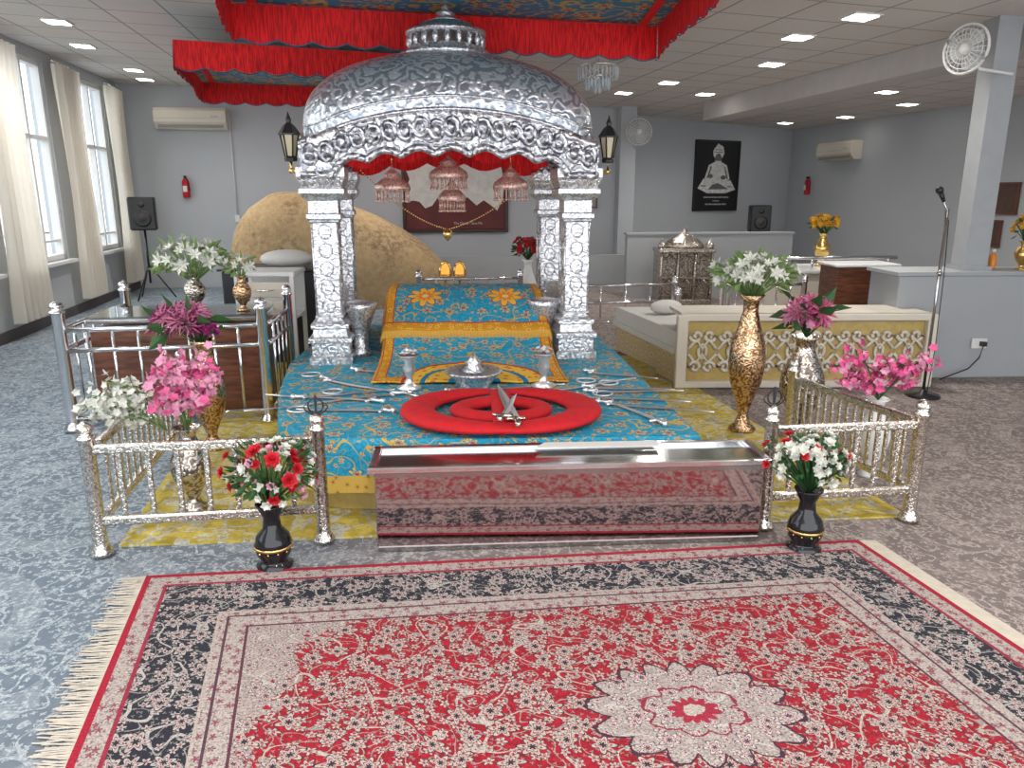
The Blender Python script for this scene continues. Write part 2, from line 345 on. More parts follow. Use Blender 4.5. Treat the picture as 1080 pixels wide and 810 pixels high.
c.nt.links.new(k,mm.inputs[6]); c.nt.links.new(c.mix(fn.ramp(.3,.65),(.38,.38,.38),(.97,.97,.97)),mm.inputs[7]); c.color(mm.outputs[2]); c.bump(fn,.25,.006); RUG=c.m
c=Mat('ochre_rock',(.4,.26,.1),.9); n=c.noise(c.vec(),1.6,6,.6); n3=c.noise(c.vec(),14,6,.7); c.color(c.mix(n3.ramp(.35,.7),c.mix(n.ramp(.35,.6),(.19,.12,.06),(.38,.255,.125)),(.46,.335,.18))); c.bump(n3,.45,.03); ROCK=c.m
c=Mat('outside_brick',(.5,.3,.25),.9); bt=c.nt.nodes.new('ShaderNodeTexBrick'); x,y,z=c.xyz(); c.nt.links.new(c.comb(y,z),bt.inputs['Vector']); bt.inputs['Color1'].default_value=(.62,.47,.42,1); bt.inputs['Color2'].default_value=(.68,.55,.50,1); bt.inputs['Mortar'].default_value=(.75,.72,.70,1); bt.inputs['Scale'].default_value=2.5; c.color(bt.outputs[0]); BRICK=c.m
FILG=plain('ochre_gold_panel',(.46,.33,.10),.5,0,.3,20,.1)

# ------------------------------------------------------------------ room
def ceilz(x): return 3.4-.035*(x+6.4)
mb=MB(); mb.add([(-9,-1,0),(10,-1,0),(10,18.5,0),(-9,18.5,0)],[(0,1,2,3)]); mb.build('floor',HALL,kind='structure')
LW=lambda y:(-6.6+.187*(13.45-y))
RWX=lambda y:(6.1+.164*(17.3-y))
mb=MB(); mb.prism([(LW(-1),-1),(RWX(-1),-1),(6.1,17.35),(2.05,15.2),(2.05,14.45),(-6.6,13.5)],0,.1)
o=mb.build('ceiling',CEIL,kind='structure')
for vtx in o.data.vertices: vtx.co.z+=ceilz(vtx.co.x)
def wallseg(name,a,b,h,th=.12,z0=0,mat=WALL):
    a=Vector(a);b=Vector(b);d=(b-a);L=d.length;ang=math.atan2(d.y,d.x)
    m=MB(); m.box((L/2,th/2,z0+(h-z0)/2),(L,th,h-z0)); return m.build(name,mat,loc=(a.x,a.y,0),rz=ang,kind='structure')
wallseg('wall_back',(-6.75,13.43),(2.0,14.42),3.5)
wallseg('wall_jog',(1.98,14.4),(2.1,15.3),3.3)
wallseg('wall_alcove',(2.05,15.17),(6.2,17.35),3.2)
wallseg('wall_right',(6.08,17.4),(RWX(-1),-1),3.2)
La=Vector((LW(-1),-1)); Lb=Vector((LW(13.45),13.45)); ang=math.atan2((Lb-La).y,(Lb-La).x); cs=1/math.sin(ang)
wy=lambda y:(y+1)*cs
wins=[(1.2,3.6),(4.0,6.2),(6.5,8.3),(8.65,10.45),(11.05,12.75)]
mb=MB(); Ltot=wy(13.5); SILL,HEAD=.76,3.26
mb.box((Ltot/2,.1,SILL/2),(Ltot,.2,SILL)); mb.box((Ltot/2,.1,(HEAD+3.6)/2),(Ltot,.2,3.6-HEAD))
e=[-1]+[q for w in wins for q in w]+[13.5]
for i in range(0,len(e),2):
    a,b=wy(e[i]),wy(e[i+1]); mb.box(((a+b)/2,.1,(SILL+HEAD)/2),(b-a,.2,HEAD-SILL))
mb.build('wall_left',WALL,loc=(La.x,La.y,0),rz=ang,kind='structure')
for i,(a,b) in enumerate(wins):
    a,b=wy(a),wy(b); m=MB(); w=b-a; h=HEAD-SILL; zc=(SILL+HEAD)/2; f=.07
    m.box((a+f/2,.08,zc),(f,.1,h)); m.box((b-f/2,.08,zc),(f,.1,h)); m.box(((a+b)/2,.08,SILL+f/2),(w,.1,f)); m.box(((a+b)/2,.08,HEAD-f/2),(w,.1,f))
    for k in range(1,3): m.box((a+w*k/3,.08,zc),(.055,.08,h))
    m.box(((a+b)/2,.08,SILL+h*.62),(w,.08,.05)); m.box(((a+b)/2,.08,SILL+.25),(w,.05,.03))
    m.add([(a+.02,.09,SILL+.02),(b-.02,.09,SILL+.02),(b-.02,.09,HEAD-.02),(a+.02,.09,HEAD-.02)],[(0,1,2,3)],1)
    m.box(((a+b)/2,-.04,SILL-.02),(w+.1,.14,.04))
    m.build('window_%d'%(i+1),[WHITE,GL],loc=(La.x,La.y,0),rz=ang,kind='structure')
m=MB(); m.box((Ltot/2,-.02,.06),(Ltot,.03,.12)); m.build('baseboard_left',DARKS,loc=(La.x,La.y,0),rz=ang,kind='structure')
mb=MB(); mb.box((-21,14,1.5),(1,44,3.0))
for k in range(10):
    mb.box((-20.48,-4+k*4,1.9),(.06,1.6,1.3),1)
mb.build('trim_outside_building',[BRICK,WHITE],kind='structure')
mb=MB(); mb.add([(-40,-8,-.05),(-6.9,-8,-.05),(-6.9,40,-.05),(-40,40,-.05)],[(0,1,2,3)]); mb.build('trim_outside_ground',plain('outside_paving',(.5,.5,.48),.9),kind='structure')
def curtain(y,w,amp,lab):
    m=MB(); x0=wy(y)
    def fn(u,v):
        g=1-.22*math.sin(pi*min(1,v*1.1))
        return (x0+(u-.5)*w*g+.05*v, -.16+amp*math.sin(u*2*pi*6+v*1.5)+.01*math.sin(u*40+v*7), 3.24-3.04*v)
    m.grid(fn,90,24); t=T('curtain',lab,'curtain',(La.x,La.y,0),ang,'window curtains')
    m.build('curtain_fabric',CLOTHC,t)
    m=MB(); m.tube([(x0-w*.6,-.16,3.26),(x0+w*.6,-.16,3.26)],.015); m.build('curtain_rod',CHR,t)
for y,w in ((3.8,.5),(6.35,.6),(8.75,.95),(10.8,.8),(12.75,.7)): curtain(y,w,.05,'cream floor-length curtain gathered beside the tall window')
m=MB(); m.box((2.05,14.25,1.6),(.28,.3,3.2),rz=.1); m.build('trim_pilaster',WALL,kind='structure')
a=Vector((5.6,0.5)); b=Vector((3.35,13.2)); d_=b-a; L=d_.length
m=MB(); m.box((L/2,0,2.94),(L,.42,.3)); m.build('trim_beam',plain('beam_paint',(.52,.50,.48),.7),loc=(a.x,a.y,0),rz=math.atan2(d_.y,d_.x),kind='structure')
m=MB(); m.box((4.12,6.9,1.985),(.2,.22,2.11)); m.box((4.12,6.9,.96),(.26,.28,.05))
m.build('trim_pillar',plain('pillar_paint',(.34,.355,.365),.5),kind='structure')
m=MB(); m.box((.9,0,.46),(3.6,.5,.92),bev=.01); m.box((.9,0,.935),(3.66,.54,.03)); m.build('trim_partition',GREYP,loc=(4.25,6.9,0),rz=.05,kind='structure')
m=MB(); m.box((1.35,0,.5),(2.7,.15,1.0)); m.box((1.35,0,1.01),(2.74,.2,.03)); m.build('trim_half_wall',GREYP,loc=(1.8,12.15,0),rz=.1,kind='structure')
m=MB(); m.box((1.5,0,.3),(4.6,.12,.6)); m.build('trim_low_wall',GREYP,loc=(-1.8,12.9,0),rz=.1,kind='structure')
# ceiling lights
t0=T('downlight','square white recessed LED ceiling downlight','light',(0,0,0),0,'recessed ceiling lights')
m=MB(); m.prism([(-.13,-.13),(.13,-.13),(.13,.13),(-.13,.13)],-.012,0); m.build('light_frame',WHITE,t0)
m=MB(); m.prism([(-.105,-.105),(.105,-.105),(.105,.105),(-.105,.105)],-.016,-.012); m.build('light_panel',LAMP,t0)
pos=[(-5.2,9.9,0),(-4.7,8.5,1),(-5.5,11.8,0),(-5.8,12.8,0),(2.96,7.0,1),(2.75,7.9,0),(3.0,9.4,0),(2.15,11.1,1),(2.9,12.1,0),(1.7,12.3,0),(4.9,9.7,1),(5.2,11.2,0),(6.1,12.4,0),(6.0,14.4,0),(5.4,15.8,0),(3.9,13.4,1),(5.0,7.6,0),(3.2,5.6,0),(-4.4,6.5,0),(-3.4,4.3,1),(-2.2,1.5,1),(.2,1.0,1),(2.6,2.4,1),(-4.6,3.6,0),(1.8,-.3,0),(-1.6,-.3,0),(3.6,3.4,0),(-1.6,11.2,1),(-4.4,11.2,1)]
ld=bpy.data.lights.new('ceiling_lamp','SPOT'); ld.energy=175; ld.spot_size=3.0; ld.spot_blend=1.0; ld.shadow_soft_size=.12; ld.color=(1,.97,.93)
first=True
for x,y,on in pos:
    t=t0 if first else dup(t0,(x,y,0)); first=False
    t.location=(x,y,ceilz(x)-.001); t.rotation_euler=(0,.035,.18)
    if on:
        l=bpy.data.objects.new('bulb_light',ld); bpy.context.scene.collection.objects.link(l); l.parent=t; l.location=(0,0,-.05)
# ------------------------------------------------------------------ rugs
m=MB(); A=Vector((-1.57,2.96));B=Vector((1.64,3.31));dA=Vector((.262,-1));dB=Vector((.225,-1))
def rg(u,v):
    p=(A+dA*v*RL*.965)*(1-u)+(B+dB*v*RL*.965)*u; return (p.x,p.y,.014)
tr=T('area_rug','large red floral medallion rug with black border and fringe','rug')
m.grid(rg,12,12,uv=lambda u,v:(u*RW,v*RL)); m.build('rug_pile',RUG,tr)
FC=plain('cream_fringe',(.56,.50,.41),.9,0,.2,30,.2)
m=MB()
for i in range(640):
    v=i/640; p=Vector(rg(0,v)); Lf=R.uniform(.08,.14); j=R.uniform(-.02,.02); w=.0032
    m.add([(p.x,p.y-w,.012),(p.x,p.y+w,.012),(p.x-Lf,p.y+w+j,.006),(p.x-Lf,p.y-w+j,.006)],[(0,1,2,3)])
o=m.build('fringe',FC,tr); o['kind']='stuff'
m=MB(); m.grid(lambda u,v:(rg(1,v)[0]+.002+.085*u,rg(1,v)[1]+.008*u,.012-.004*u),1,10); m.build('plain_end',FC,tr)
m=MB(); m.prism([(-1.84,3.26),(2.02,3.6),(1.35,7.6),(-2.6,7.2)],0,.01); m.build('patterned_rug',YRUG,label='yellow and grey patterned rug beneath the shrine platform',cat='rug')
# ------------------------------------------------------------------ platform
plat=T('platform','low platform draped in turquoise embroidered cloth with gold hem','platform')
out=[(-1.66,7.0),(-1.60,5.35),(-1.45,4.6),(-1.27,3.98),(-1.08,3.70),(-.90,3.62),(-.3,3.60),(.3,3.63),(.95,3.66),(.88,4.6),(.82,5.5),(.70,7.0)]
PZ=.42
m=MB(); m.prism([(-.4+(x+.4)*.97,5.2+(y-5.2)*.96) for x,y in out],.012,PZ-.02); m.build('platform_body',FILG,plat)
cc=Vector((-.4,5.2)); den=[]
for i in range(len(out)):
    a=Vector(out[i]);b=Vector(out[(i+1)%len(out)]); n=max(2,int((b-a).length/.03))
    for k in range(n): den.append(a.lerp(b,k/n))
m=MB(); n=len(den); vs=[];fs=[]
lev=[(1.0,PZ,0),(1.010,PZ-.02,0),(1.014,PZ-.09,.3),(1.018,PZ-.17,.8),(1.020,PZ-.19,1),(1.024,PZ-.28,1)]
for li,(sc,z,wv) in enumerate(lev):
    for i,p in enumerate(den):
        q=cc+(p-cc)*(sc+.004*wv*math.sin(i*.5)+.003*wv*math.sin(i*.23)); vs.append((q.x,q.y,z))
for li in range(len(lev)-1):
    for i in range(n):
        j=(i+1)%n; fs.append((li*n+i,li*n+j,(li+1)*n+j,(li+1)*n+i))
m.v=vs; m.f=fs; m.mi=[1 if k>=n*4 else 0 for k in range(len(fs))]; m.sm=[True]*len(fs)
m.add([(q.x,q.y,PZ+.001) for q in den],[tuple(range(n))],0)
m.build('drape_cloth',[BLUE,HEM],plat)
# scripture stand cloth
prof=[(4.72,.432),(4.95,.442),(5.15,.455),(5.32,.49),(5.44,.54),(5.55,.60),(5.72,.69),(5.9,.79),(6.08,.855),(6.35,.865),(6.5,.75)]
def pf(v):
    s=v*(len(prof)-1); i=min(int(s),len(prof)-2); t=s-i; return (prof[i][0]*(1-t)+prof[i+1][0]*t, prof[i][1]*(1-t)+prof[i+1][1]*t)
def rum(u,v):
    y,z=pf(v); xl=-.90-(y-4.7)*.06; xr=.37-(y-4.7)*.10; x=xl*(1-u)+xr*u; e=abs(u-.5)*2
    step=.02 if v>.5 else 0
    return (x+(u-.5)*step*1.6, y+.02*(u-.5)*2-step, z+step*.6 - (.05*min(1,v*1.6)*max(0,e-.96)*25) +.004*math.sin(u*23+v*9)+.004)
m=MB(); m.grid(rum,80,60,uv=lambda u,v:(u,v)); m.build('scripture_cloth',RUM,label='turquoise and gold brocade cloth draped over the scripture stand',cat='cloth',solid=.008)
m=MB(); m.box((-.33,6.14,.57),(.9,.40,.28),bev=.05); m.build('scripture_cot',MATT,label='low cushioned cot under the brocade cloth',cat='cot')
m=MB()
for i in range(130):
    u=(i+.5)/130; x,y,z=rum(u,.51); m.add([(x-.004,y-.006,z+.002),(x+.004,y-.006,z+.002),(x+.003,y-.05,z-.045),(x-.003,y-.05,z-.045)],[(0,1,2,3)])
m.build('cloth_fringe',plain('gold_thread',(.7,.40,.07),.5),label='gold thread fringe along the upper brocade cloth',cat='fringe',kind='stuff')
m=MB(); m.tube([(-.18,0,.14),(-.16,0,.14),(0,0,.14),(.16,0,.14),(.18,0,.14)],[.06,.13,.14,.13,.06],16); m.build('bolster_cushion',RED,loc=(-1.42,6.2,PZ+.002),rz=.1,label='red velvet bolster cushion beside the silver pillar',cat='cushion')
# ------------------------------------------------------------------ palki
pk=T('shrine_canopy','ornate embossed silver domed canopy on four pillars','shrine canopy',(-.425,5.55,PZ),.12)
def column(x,y):
    c=T('pillar',None,None); c.parent=pk; c.location=(x,y,0)
    m=MB(); m.sq([(.15,0),(.15,.05),(.13,.06),(.13,.15),(.15,.16),(.15,.19),(.12,.20),(.115,.25),(.13,.26),(.13,.29),(.10,.31)])
    m.build('pillar_base',SIL,c)
    m=MB(); m.sq([(.088,.30),(.088,1.02)])
    for sx in(-1,1):
        for sy in(-1,1): m.tube([(sx*.086,sy*.086,.32),(sx*.086,sy*.086,1.0)],.008,6)
    for z in(.34,1.0): m.sq([(.094,z-.01),(.10,z),(.094,z+.01)])
    for k in range(5):
        zc=.42+k*.128
        for s_,ax in((1,0),(-1,0),(1,1),(-1,1)):
            pts=[]
            for i in range(12):
                a=2*pi*i/12; p=(.045*math.cos(a),zc+.05*math.sin(a)); pts.append((p[0],s_*.089,p[1]) if ax==0 else (s_*.089,p[0],p[1]))
            m.tube(pts,.006,5,closed=True)
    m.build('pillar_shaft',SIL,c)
    m=MB(); m.sq([(.09,1.0),(.115,1.02),(.115,1.05),(.10,1.06),(.10,1.14),(.13,1.16),(.15,1.19),(.15,1.22),(.135,1.23),(.16,1.30),(.16,1.36)])
    m.build('capital',SILF,c)
HX=.89; DY=1.15
for x,y in((-HX,0),(HX,0),(-HX,DY),(HX,DY)): column(x,y)
AX=1.02; AY=.74; CY=DY/2
def rim(x,y):
    return 1.52+.22*(1-min(1,abs(x)/AX)**2)*(abs(y)/AY)**6+.10*(1-min(1,abs(y)/AY)**2)*(abs(x)/AX)**6
def rimpt(a,s=1):
    c_,s_=math.cos(a),math.sin(a); n=8
    k=(abs(c_)**n+abs(s_)**n)**(-1/n); return c_*k*AX*s, s_*k*AY*s
def dome(u,v):
    a=2*pi*u; t=math.sin(v*pi/2); w=max(0,(1-t**2.9))**.5
    x,y=rimpt(a); x2=math.cos(a)*AX;y2=math.sin(a)*AY; bl=t**3
    z=rim(x,y)*(1-t)+2.21*t
    return (((x*(1-bl)+x2*bl)*w), CY+(y*(1-bl)+y2*bl)*w, z)
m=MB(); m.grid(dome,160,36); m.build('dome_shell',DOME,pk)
m=MB()
for off,zz,r_ in((1.012,0,.015),(.995,.085,.010)):
    pts=[]
    for i in range(160):
        a=2*pi*i/160; x,y=rimpt(a,off); X,Y=rimpt(a); pts.append((x,CY+y,rim(X,Y)+zz))
    m.tube(pts,r_,8,closed=True)
m.build('cornice',SILF,pk)
def archz(s):
    a=abs(s)
    if a>=.80: return 1.31
    b=(1-(a/.80)**2.2)**.5*.15
    return 1.32+b+.045*abs(math.sin((s/.80+1)*pi*3.5))-.02
for yy in (CY-AY,CY+AY):
    m=MB()
    def fn(u,v):
        s=u*2-1; x=s*AX*.985; zt=rim(x,AY); zb=archz(s); return (x,yy,zt*(1-v)+zb*v)
    m.grid(fn,200,8); m.tube([((i/120*2-1)*AX*.985,yy-.018,archz(i/120*2-1)) for i in range(121)],.013,6)
    for i in range(19):
        s=-.94+1.88*i/18; x=s*AX*.985; z=(rim(x,AY)+archz(s))/2+.01
        m.tube([(x+.045*math.cos(k*pi/6),yy-.018,z+.055*math.sin(k*pi/6)) for k in range(12)],.007,5,closed=True); m.ball((x,yy-.018,z),.022,0,8,4,sy=.5)
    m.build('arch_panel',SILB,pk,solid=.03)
for sx in(-1,1):
    m=MB()
    def fn(u,v):
        s=u*2-1; y=CY+s*AY*.985; zt=rim(AX,y-CY); zb=archz(s); return (sx*AX*.99,y,zt*(1-v)+zb*v)
    m.grid(fn,120,8); m.build('arch_panel',SILB,pk,solid=.03)
m=MB(); m.add([(-.97,CY-.66,1.52),(.97,CY-.66,1.52),(.97,CY+.66,1.52),(-.97,CY+.66,1.52)],[(0,1,2,3)])
m.build('lining',RED,pk)
for yy,dr in ((DY-.02,.08),(CY,.04)):
    m=MB()
    def fn(u,v):
        s=u*2-1; drop=dr+.05*abs(math.sin(u*pi*5)); return (s*.78,yy+.010*math.sin(u*150),1.52-v*drop-.08*(s*s))
    m.grid(fn,240,4); m.build('swag',FRG,pk)
m=MB(); m.lathe([(.30,2.15),(.33,2.18),(.33,2.21),(.27,2.23),(.27,2.25)],(0,CY,0),32,lobes=12,la=.03); m.lathe([(.27,2.32),(.30,2.335),(.30,2.355),(.22,2.37),(.19,2.41),(.11,2.43)],(0,CY,0),32)
for i in range(20):
    a=2*pi*i/20; m.ball((.275*math.cos(a),CY+.275*math.sin(a),2.285),.024,0,8,5,sz=1.9)
m.build('crown_ring',SILF,pk)
m=MB(); m.lathe([(.10,2.41),(.13,2.43),(.08,2.45),(.05,2.465),(.075,2.48),(.06,2.495),(.02,2.51),(.035,2.525),(.012,2.54),(.003,2.565)],(0,CY,0),20); m.build('finial',SILF,pk)
for sx in(-1,1):
    m=MB(); poly=[(0,0),(1.0,0),(1.0,.42),(.85,.46),(.7,.40),(.5,.50),(.3,.40),(.15,.46),(0,.42)]
    m.prism([(.07+p[0],p[1]) for p in poly],sx*HX-.03,sx*HX+.03,0,axis='x'); m.build('side_panel',SIL,pk)
    m=MB(); m.lathe([(.07,0),(.08,.03),(.05,.06),(.06,.2),(.09,.28),(.12,.36),(.13,.40),(.09,.41)],(sx*.70,.16,0),20,lobes=8,la=.05); m.build('pedestal_urn',SILF,pk)
AMB=plain('frosted_amber',(.50,.42,.26),.2)
def lantern(x,y,z,rz,sg):
    t=T('lantern','black and gold lantern with glass panes on a bracket','lantern',(x,y,z),rz,'canopy lanterns')
    m=MB(); m.lathe([(.04,0),(.045,.02),(.036,.035)],seg=6,sm=False)
    for i in range(6):
        a=pi/3*i; m.tube([(.036*math.cos(a),.036*math.sin(a),.03),(.06*math.cos(a),.06*math.sin(a),.17)],.006,5)
    m.lathe([(.072,.17),(.074,.18),(.04,.23),(.016,.25),(.02,.27),(.008,.30),(.002,.32)],seg=6,sm=False)
    m.build('lantern_frame',BLACK,t)
    m=MB(); m.lathe([(.033,.03),(.055,.17)],seg=6,sm=False); m.build('lantern_glass',AMB,t)
    m=MB(); m.tube([(0,0,.02),(0,0,-.05),(sg*.05,0,-.08),(sg*.11,0,-.06),(sg*.14,0,-.05)],.010,8); m.ball((0,0,-.06),.02); m.build('lantern_bracket',GOLD,t)
lantern(-1.50,5.36,1.82,.12,1); lantern(.68,5.60,1.82,.12,-1)
GP=silver('gilt_pink',base=(.90,.68,.55),scale=60,st=.4,rough=.38,dark=(.62,.30,.28),dist=.004,metal=.6)
def chattar(x,y,z,s=1):
    t=T('hanging_parasol','small gilt tiered parasol ornament with bead fringe hanging inside the canopy','ornament',(x,y,z),0,'hanging gilt parasols')
    m=MB(); m.lathe([(.115*s,0),(.12*s,.02),(.11*s,.05),(.075*s,.08),(.05*s,.10),(.055*s,.115),(.03*s,.14),(.01,.16),(.003,.19)],seg=24,lobes=12,la=.04); m.build('parasol_dome',GP,t)
    m=MB()
    for i in range(24):
        a=2*pi*i/24; px,py=.112*s*math.cos(a),.112*s*math.sin(a); m.tube([(px,py,.005),(px,py,-.07)],.0045,4); m.ball((px,py,-.075),.010,0,6,4)
    m.build('bead_fringe',GP,t)
    m=MB(); m.tube([(0,0,.18),(0,0,max(.2,1.92-z))],.004,5); m.build('hanging_chain',GOLD,t)
chattar(-.48,5.95,1.72,1.2); chattar(-.90,5.9,1.63,1.1); chattar(-.01,5.95,1.64,1.1); chattar(-.48,6.25,1.55,.9)
m=MB()
def sag(a,b,d,n=40):
    a=Vector(a);b=Vector(b); return [a.lerp(b,i/n)-Vector((0,0,d*4*(i/n)*(1-i/n))) for i in range(n+1)]
for a,b,dd in (((-1.15,6.0,1.78),(-.5,6.0,1.34),.07),((-.5,6.0,1.34),(.2,6.05,1.78),.07)):
    for p in sag(a,b,dd): m.ball(p,.007,0,6,4)
m.lathe([(.002,-.06),(.02,-.04),(.04,-.01),(.035,.01),(.012,.035)],(-.5,6.0,1.31),8)
m.build('bead_garland',GOLD,label='gold bead garland with pendant draped inside the canopy',cat='garland')
# ------------------------------------------------------------------ red emblem cushion
em=T('emblem_cushion','red velvet khanda emblem cushion with silver sword on turquoise cloth','cushion',(-.06,3.99,PZ+.010),.03)
def ell(rx,ry,a0,a1,n=60,z=.032): return [(rx*math.cos(a0+(a1-a0)*i/n),ry*math.sin(a0+(a1-a0)*i/n),z) for i in range(n+1)]
m=MB(); m.tube(ell(.225,.160,0,2*pi,60)[:-1],.058,12,closed=True,sz=.52); m.build('ring_cushion',RED,em)
for sg in(-1,1):
    m=MB(); n=50; pts=[];rr=[]
    for i in range(n+1):
        t=i/n; a=-pi/2-.20+(pi+.12)*t; pts.append((sg*.455*math.cos(a),.0+.365*math.sin(a),.038)); rr.append(.03+.065*math.sin(pi*t)**.6)
    m.tube(pts,rr,14,sz=.42); m.build('crescent_cushion',RED,em)
m=MB(); m.tube([(0,-.40,.03),(0,-.2,.035),(0,.2,.035),(0,.33,.03),(0,.40,.03)],[.03,.05,.055,.065,.01],12,sz=.6); m.build('blade_cushion',RED,em)
def swordmesh(L,cv,w=.016):
    m=MB(); n=16; vs=[];fs=[]
    for i in range(n+1):
        t=i/n; x=.12*L+.88*L*t; y=cv*math.sin(pi*t*.5)**2*L; ww=w*(1-t**4)+.001
        vs+=[(x,y-ww,.006),(x,y,.011),(x,y+ww,.006),(x,y,.003)]
    for i in range(n):
        for k in range(4): l=(k+1)%4; fs.append((i*4+k,i*4+l,i*4+4+l,i*4+4+k))
    m.add(vs,fs,0,False); m.tube([(0,0,.012),(.12*L,0,.012)],.012,8,1); m.ball((0,0,.012),.018,1,8,5); m.tube([(.11*L,-.05,.012),(.12*L,0,.012),(.11*L,.05,.012)],.009,6,1)
    return m
sw=T('ceremonial_sword','long silver ceremonial sword lying across the red cushion','sword',(.03,3.56,PZ+.080),rot=(0,0,pi/2+.14))
swordmesh(.82,0,.026).build('blade_and_hilt',[SATIN,SVASE],sw)
sw=T('ceremonial_sword','short silver sword crossing the red cushion','sword',(-.06,3.60,PZ+.095),rot=(0,0,pi/2-.22))
swordmesh(.5,0.05,.016).build('blade_and_hilt',[SATIN,SVASE],sw)
for (x,y,a,L,cv) in ((-.62,4.46,-2.85,.95,.14),(-.75,4.25,2.75,.75,.16),(-1.25,4.85,-.75,.85,.15),(-.66,4.05,2.9,.55,.15),(-.40,4.50,.12,.75,.12),(.45,4.62,-.35,.55,.2),(.30,4.42,-.35,.75,.13),(.50,4.25,-.45,.65,.12),(-1.3,4.35,.2,.6,.12),(.15,4.48,.35,.75,.15),(-1.1,5.1,-.4,.55,.12),(.5,5.05,-.6,.5,.15),(.45,4.50,-.1,.6,.12),(.80,3.8,1.9,.65,.12)):
    t=T('ceremonial_sword','curved silver sword with ornate hilt laid on turquoise cloth','sword',(x,y,PZ+.006),a,'swords laid on the cloth')
    swordmesh(L,cv,.016).build('blade_and_hilt',[SATIN,SATIN],t)
for (x,y) in ((.48,4.78),(-1.1,4.5),(.62,4.72),(-1.2,4.1),(.55,4.45),(-1.35,4.95)):
    m=MB(); m.tube([(.06*math.cos(i*pi/10),.06*math.sin(i*pi/10),.008) for i in range(20)],.006,6,closed=True)
    m.build('throwing_ring',SATIN,loc=(x,y,PZ+.004),label='silver steel ring lying on turquoise cloth',cat='ring',group='steel rings on the cloth')
t=T('silver_bowl','embossed silver offering bowl with wide rim','bowl',(-.24,4.60,PZ+.004))
m=MB(); m.lathe([(.09,0),(.10,.015),(.12,.05),(.15,.09),(.18,.11),(.175,.12),(.14,.115),(.09,.10),(.0,.098)],seg=32,lobes=16,la=.02); m.build('bowl_body',SILF,t)
m=MB(); m.lathe([(.05,.10),(.07,.12),(.04,.15),(.05,.17),(.02,.20),(.003,.23)],seg=20,lobes=8,la=.05); m.build('lid_ornament',SILF,t)
for x,y in ((-.64,4.60),(.20,4.66)):
    t=T('silver_urn','small silver goblet vase with scalloped rim','vase',(x,y,PZ+.004),0,'small silver urns')
    m=MB(); m.lathe([(.075,0),(.08,.01),(.03,.03),(.018,.07),(.03,.10),(.04,.13),(.03,.17),(.06,.21),(.065,.215),(.02,.19)],seg=20); m.build('urn_body',SATIN,t)
    m=MB()
    for i in range(16):
        a=i*2.4; q=.02+.03*(i/16); m.flower((q*math.cos(a),q*math.sin(a),.22+R.random()*.03),(math.cos(a),math.sin(a),1.5),.022,5,0,None,1)
    m.build('silver_flowers',SATIN,t)
# ------------------------------------------------------------------ donation box
bx=T('donation_box','long mirror-polished steel donation box with recessed glass top','box',(-.62,3.21,0),math.atan2(.12,1.8))
m=MB(); m.box((.9,.14,.195),(1.80,.28,.37),bev=.006); m.build('box_body',MIR,bx)
m=MB()
for y in(0,.28): m.box((.9,y,.40),(1.86,.035,.03),bev=.005)
for x in(-.01,1.81): m.box((x,.14,.40),(.035,.28,.03),bev=.005)
m.build('box_rim',CHR,bx)
m=MB(); m.box((.9,.14,.388),(1.78,.25,.014)); m.build('steel_top',STEEL,bx)
m=MB(); m.box((.9,-.004,.375),(1.79,.006,.022)); m.box((.9,-.004,.015),(1.79,.006,.02)); m.build('box_trim',STEEL,bx)
m=MB(); m.add([(.75,.21,.418),(1.35,.20,.418),(1.36,.27,.420),(.8,.28,.420)],[(0,1,2,3)]); m.build('white_napkin',MATT,bx,solid=.004)
# ------------------------------------------------------------------ railings
def khanda(m,x,z,s,mi=0):
    m.tube([(x+.45*s*math.cos(a*pi/10),0,z+s*.5+.45*s*math.sin(a*pi/10)) for a in range(20)],.05*s,6,mi,closed=True)
    m.prism([(x-.05*s,z),(x+.05*s,z),(x+.1*s,z+s),(x,z+1.2*s),(x-.1*s,z+s)],-.004,.004,mi,axis='y')
    for sg in(-1,1): m.tube([(x+sg*s*(.1+.6*math.sin(t*pi/8)),0,z-.1*s+s*1.0*t/8) for t in range(8)],[.07*s*(1-t/9) for t in range(8)],6,mi)
def railing(p0,p1,h,nb,mat,label,rails=(.5,.16),pr=.032,br=.011,posts=(1,1),em=(0,0),group='shrine railings',flat=True):
    p0=Vector(p0);p1=Vector(p1);d=p1-p0;L=d.length
    t=T('railing',label,'railing',(p0.x,p0.y,.011),math.atan2(d.y,d.x),group)
    for k,x in enumerate((0,L)):
        if not posts[k]: continue
        m=MB(); m.lathe([(pr*1.6,0),(pr*1.6,.015),(pr*1.1,.04),(pr,.06),(pr,h-.06),(pr*1.25,h-.05),(pr*1.25,h-.04),(pr*.8,h-.03),(pr*1.15,h-.01),(pr*.9,h+.015),(.003,h+.03)],(x,0,0),16); m.build('post',mat,t)
        if em[k]:
            m=MB(); khanda(m,x,h+.025,.075); m.build('emblem',BLACK if em[k]==2 else CHR,t)
    for z in rails:
        m=MB()
        if flat: m.box((L/2,0,z),(L-pr,.032,.042),bev=.008)
        else: m.tube([(0,0,z),(L,0,z)],.018,10)
        m.build('rail',mat,t)
    m0=MB(); z0,z1=min(rails),max(rails)
    if flat: m0.box((0,0,(z0+z1)/2),(.026,.014,z1-z0-.03),bev=.004)
    else: m0.tube([(0,0,z0),(0,0,z1)],br,8)
    first=None
    for i in range(nb):
        x=L*(i+1)/(nb+1)
        if first is None: first=m0.build('baluster',mat,t,loc=(x,0,0))
        else:
            q=first.copy(); q.location=(x,0,0); q.parent=t; bpy.context.scene.collection.objects.link(q)
    return t
lab='hammered silver low railing with round posts around the shrine'
labe='hammered silver low railing with black emblem on one post'
railing((-1.87,3.17),(-.89,3.31),.60,7,HAM,labe,em=(0,2))
railing((-1.87,3.25),(-2.12,4.75),.60,16,HAM,lab,posts=(0,1))
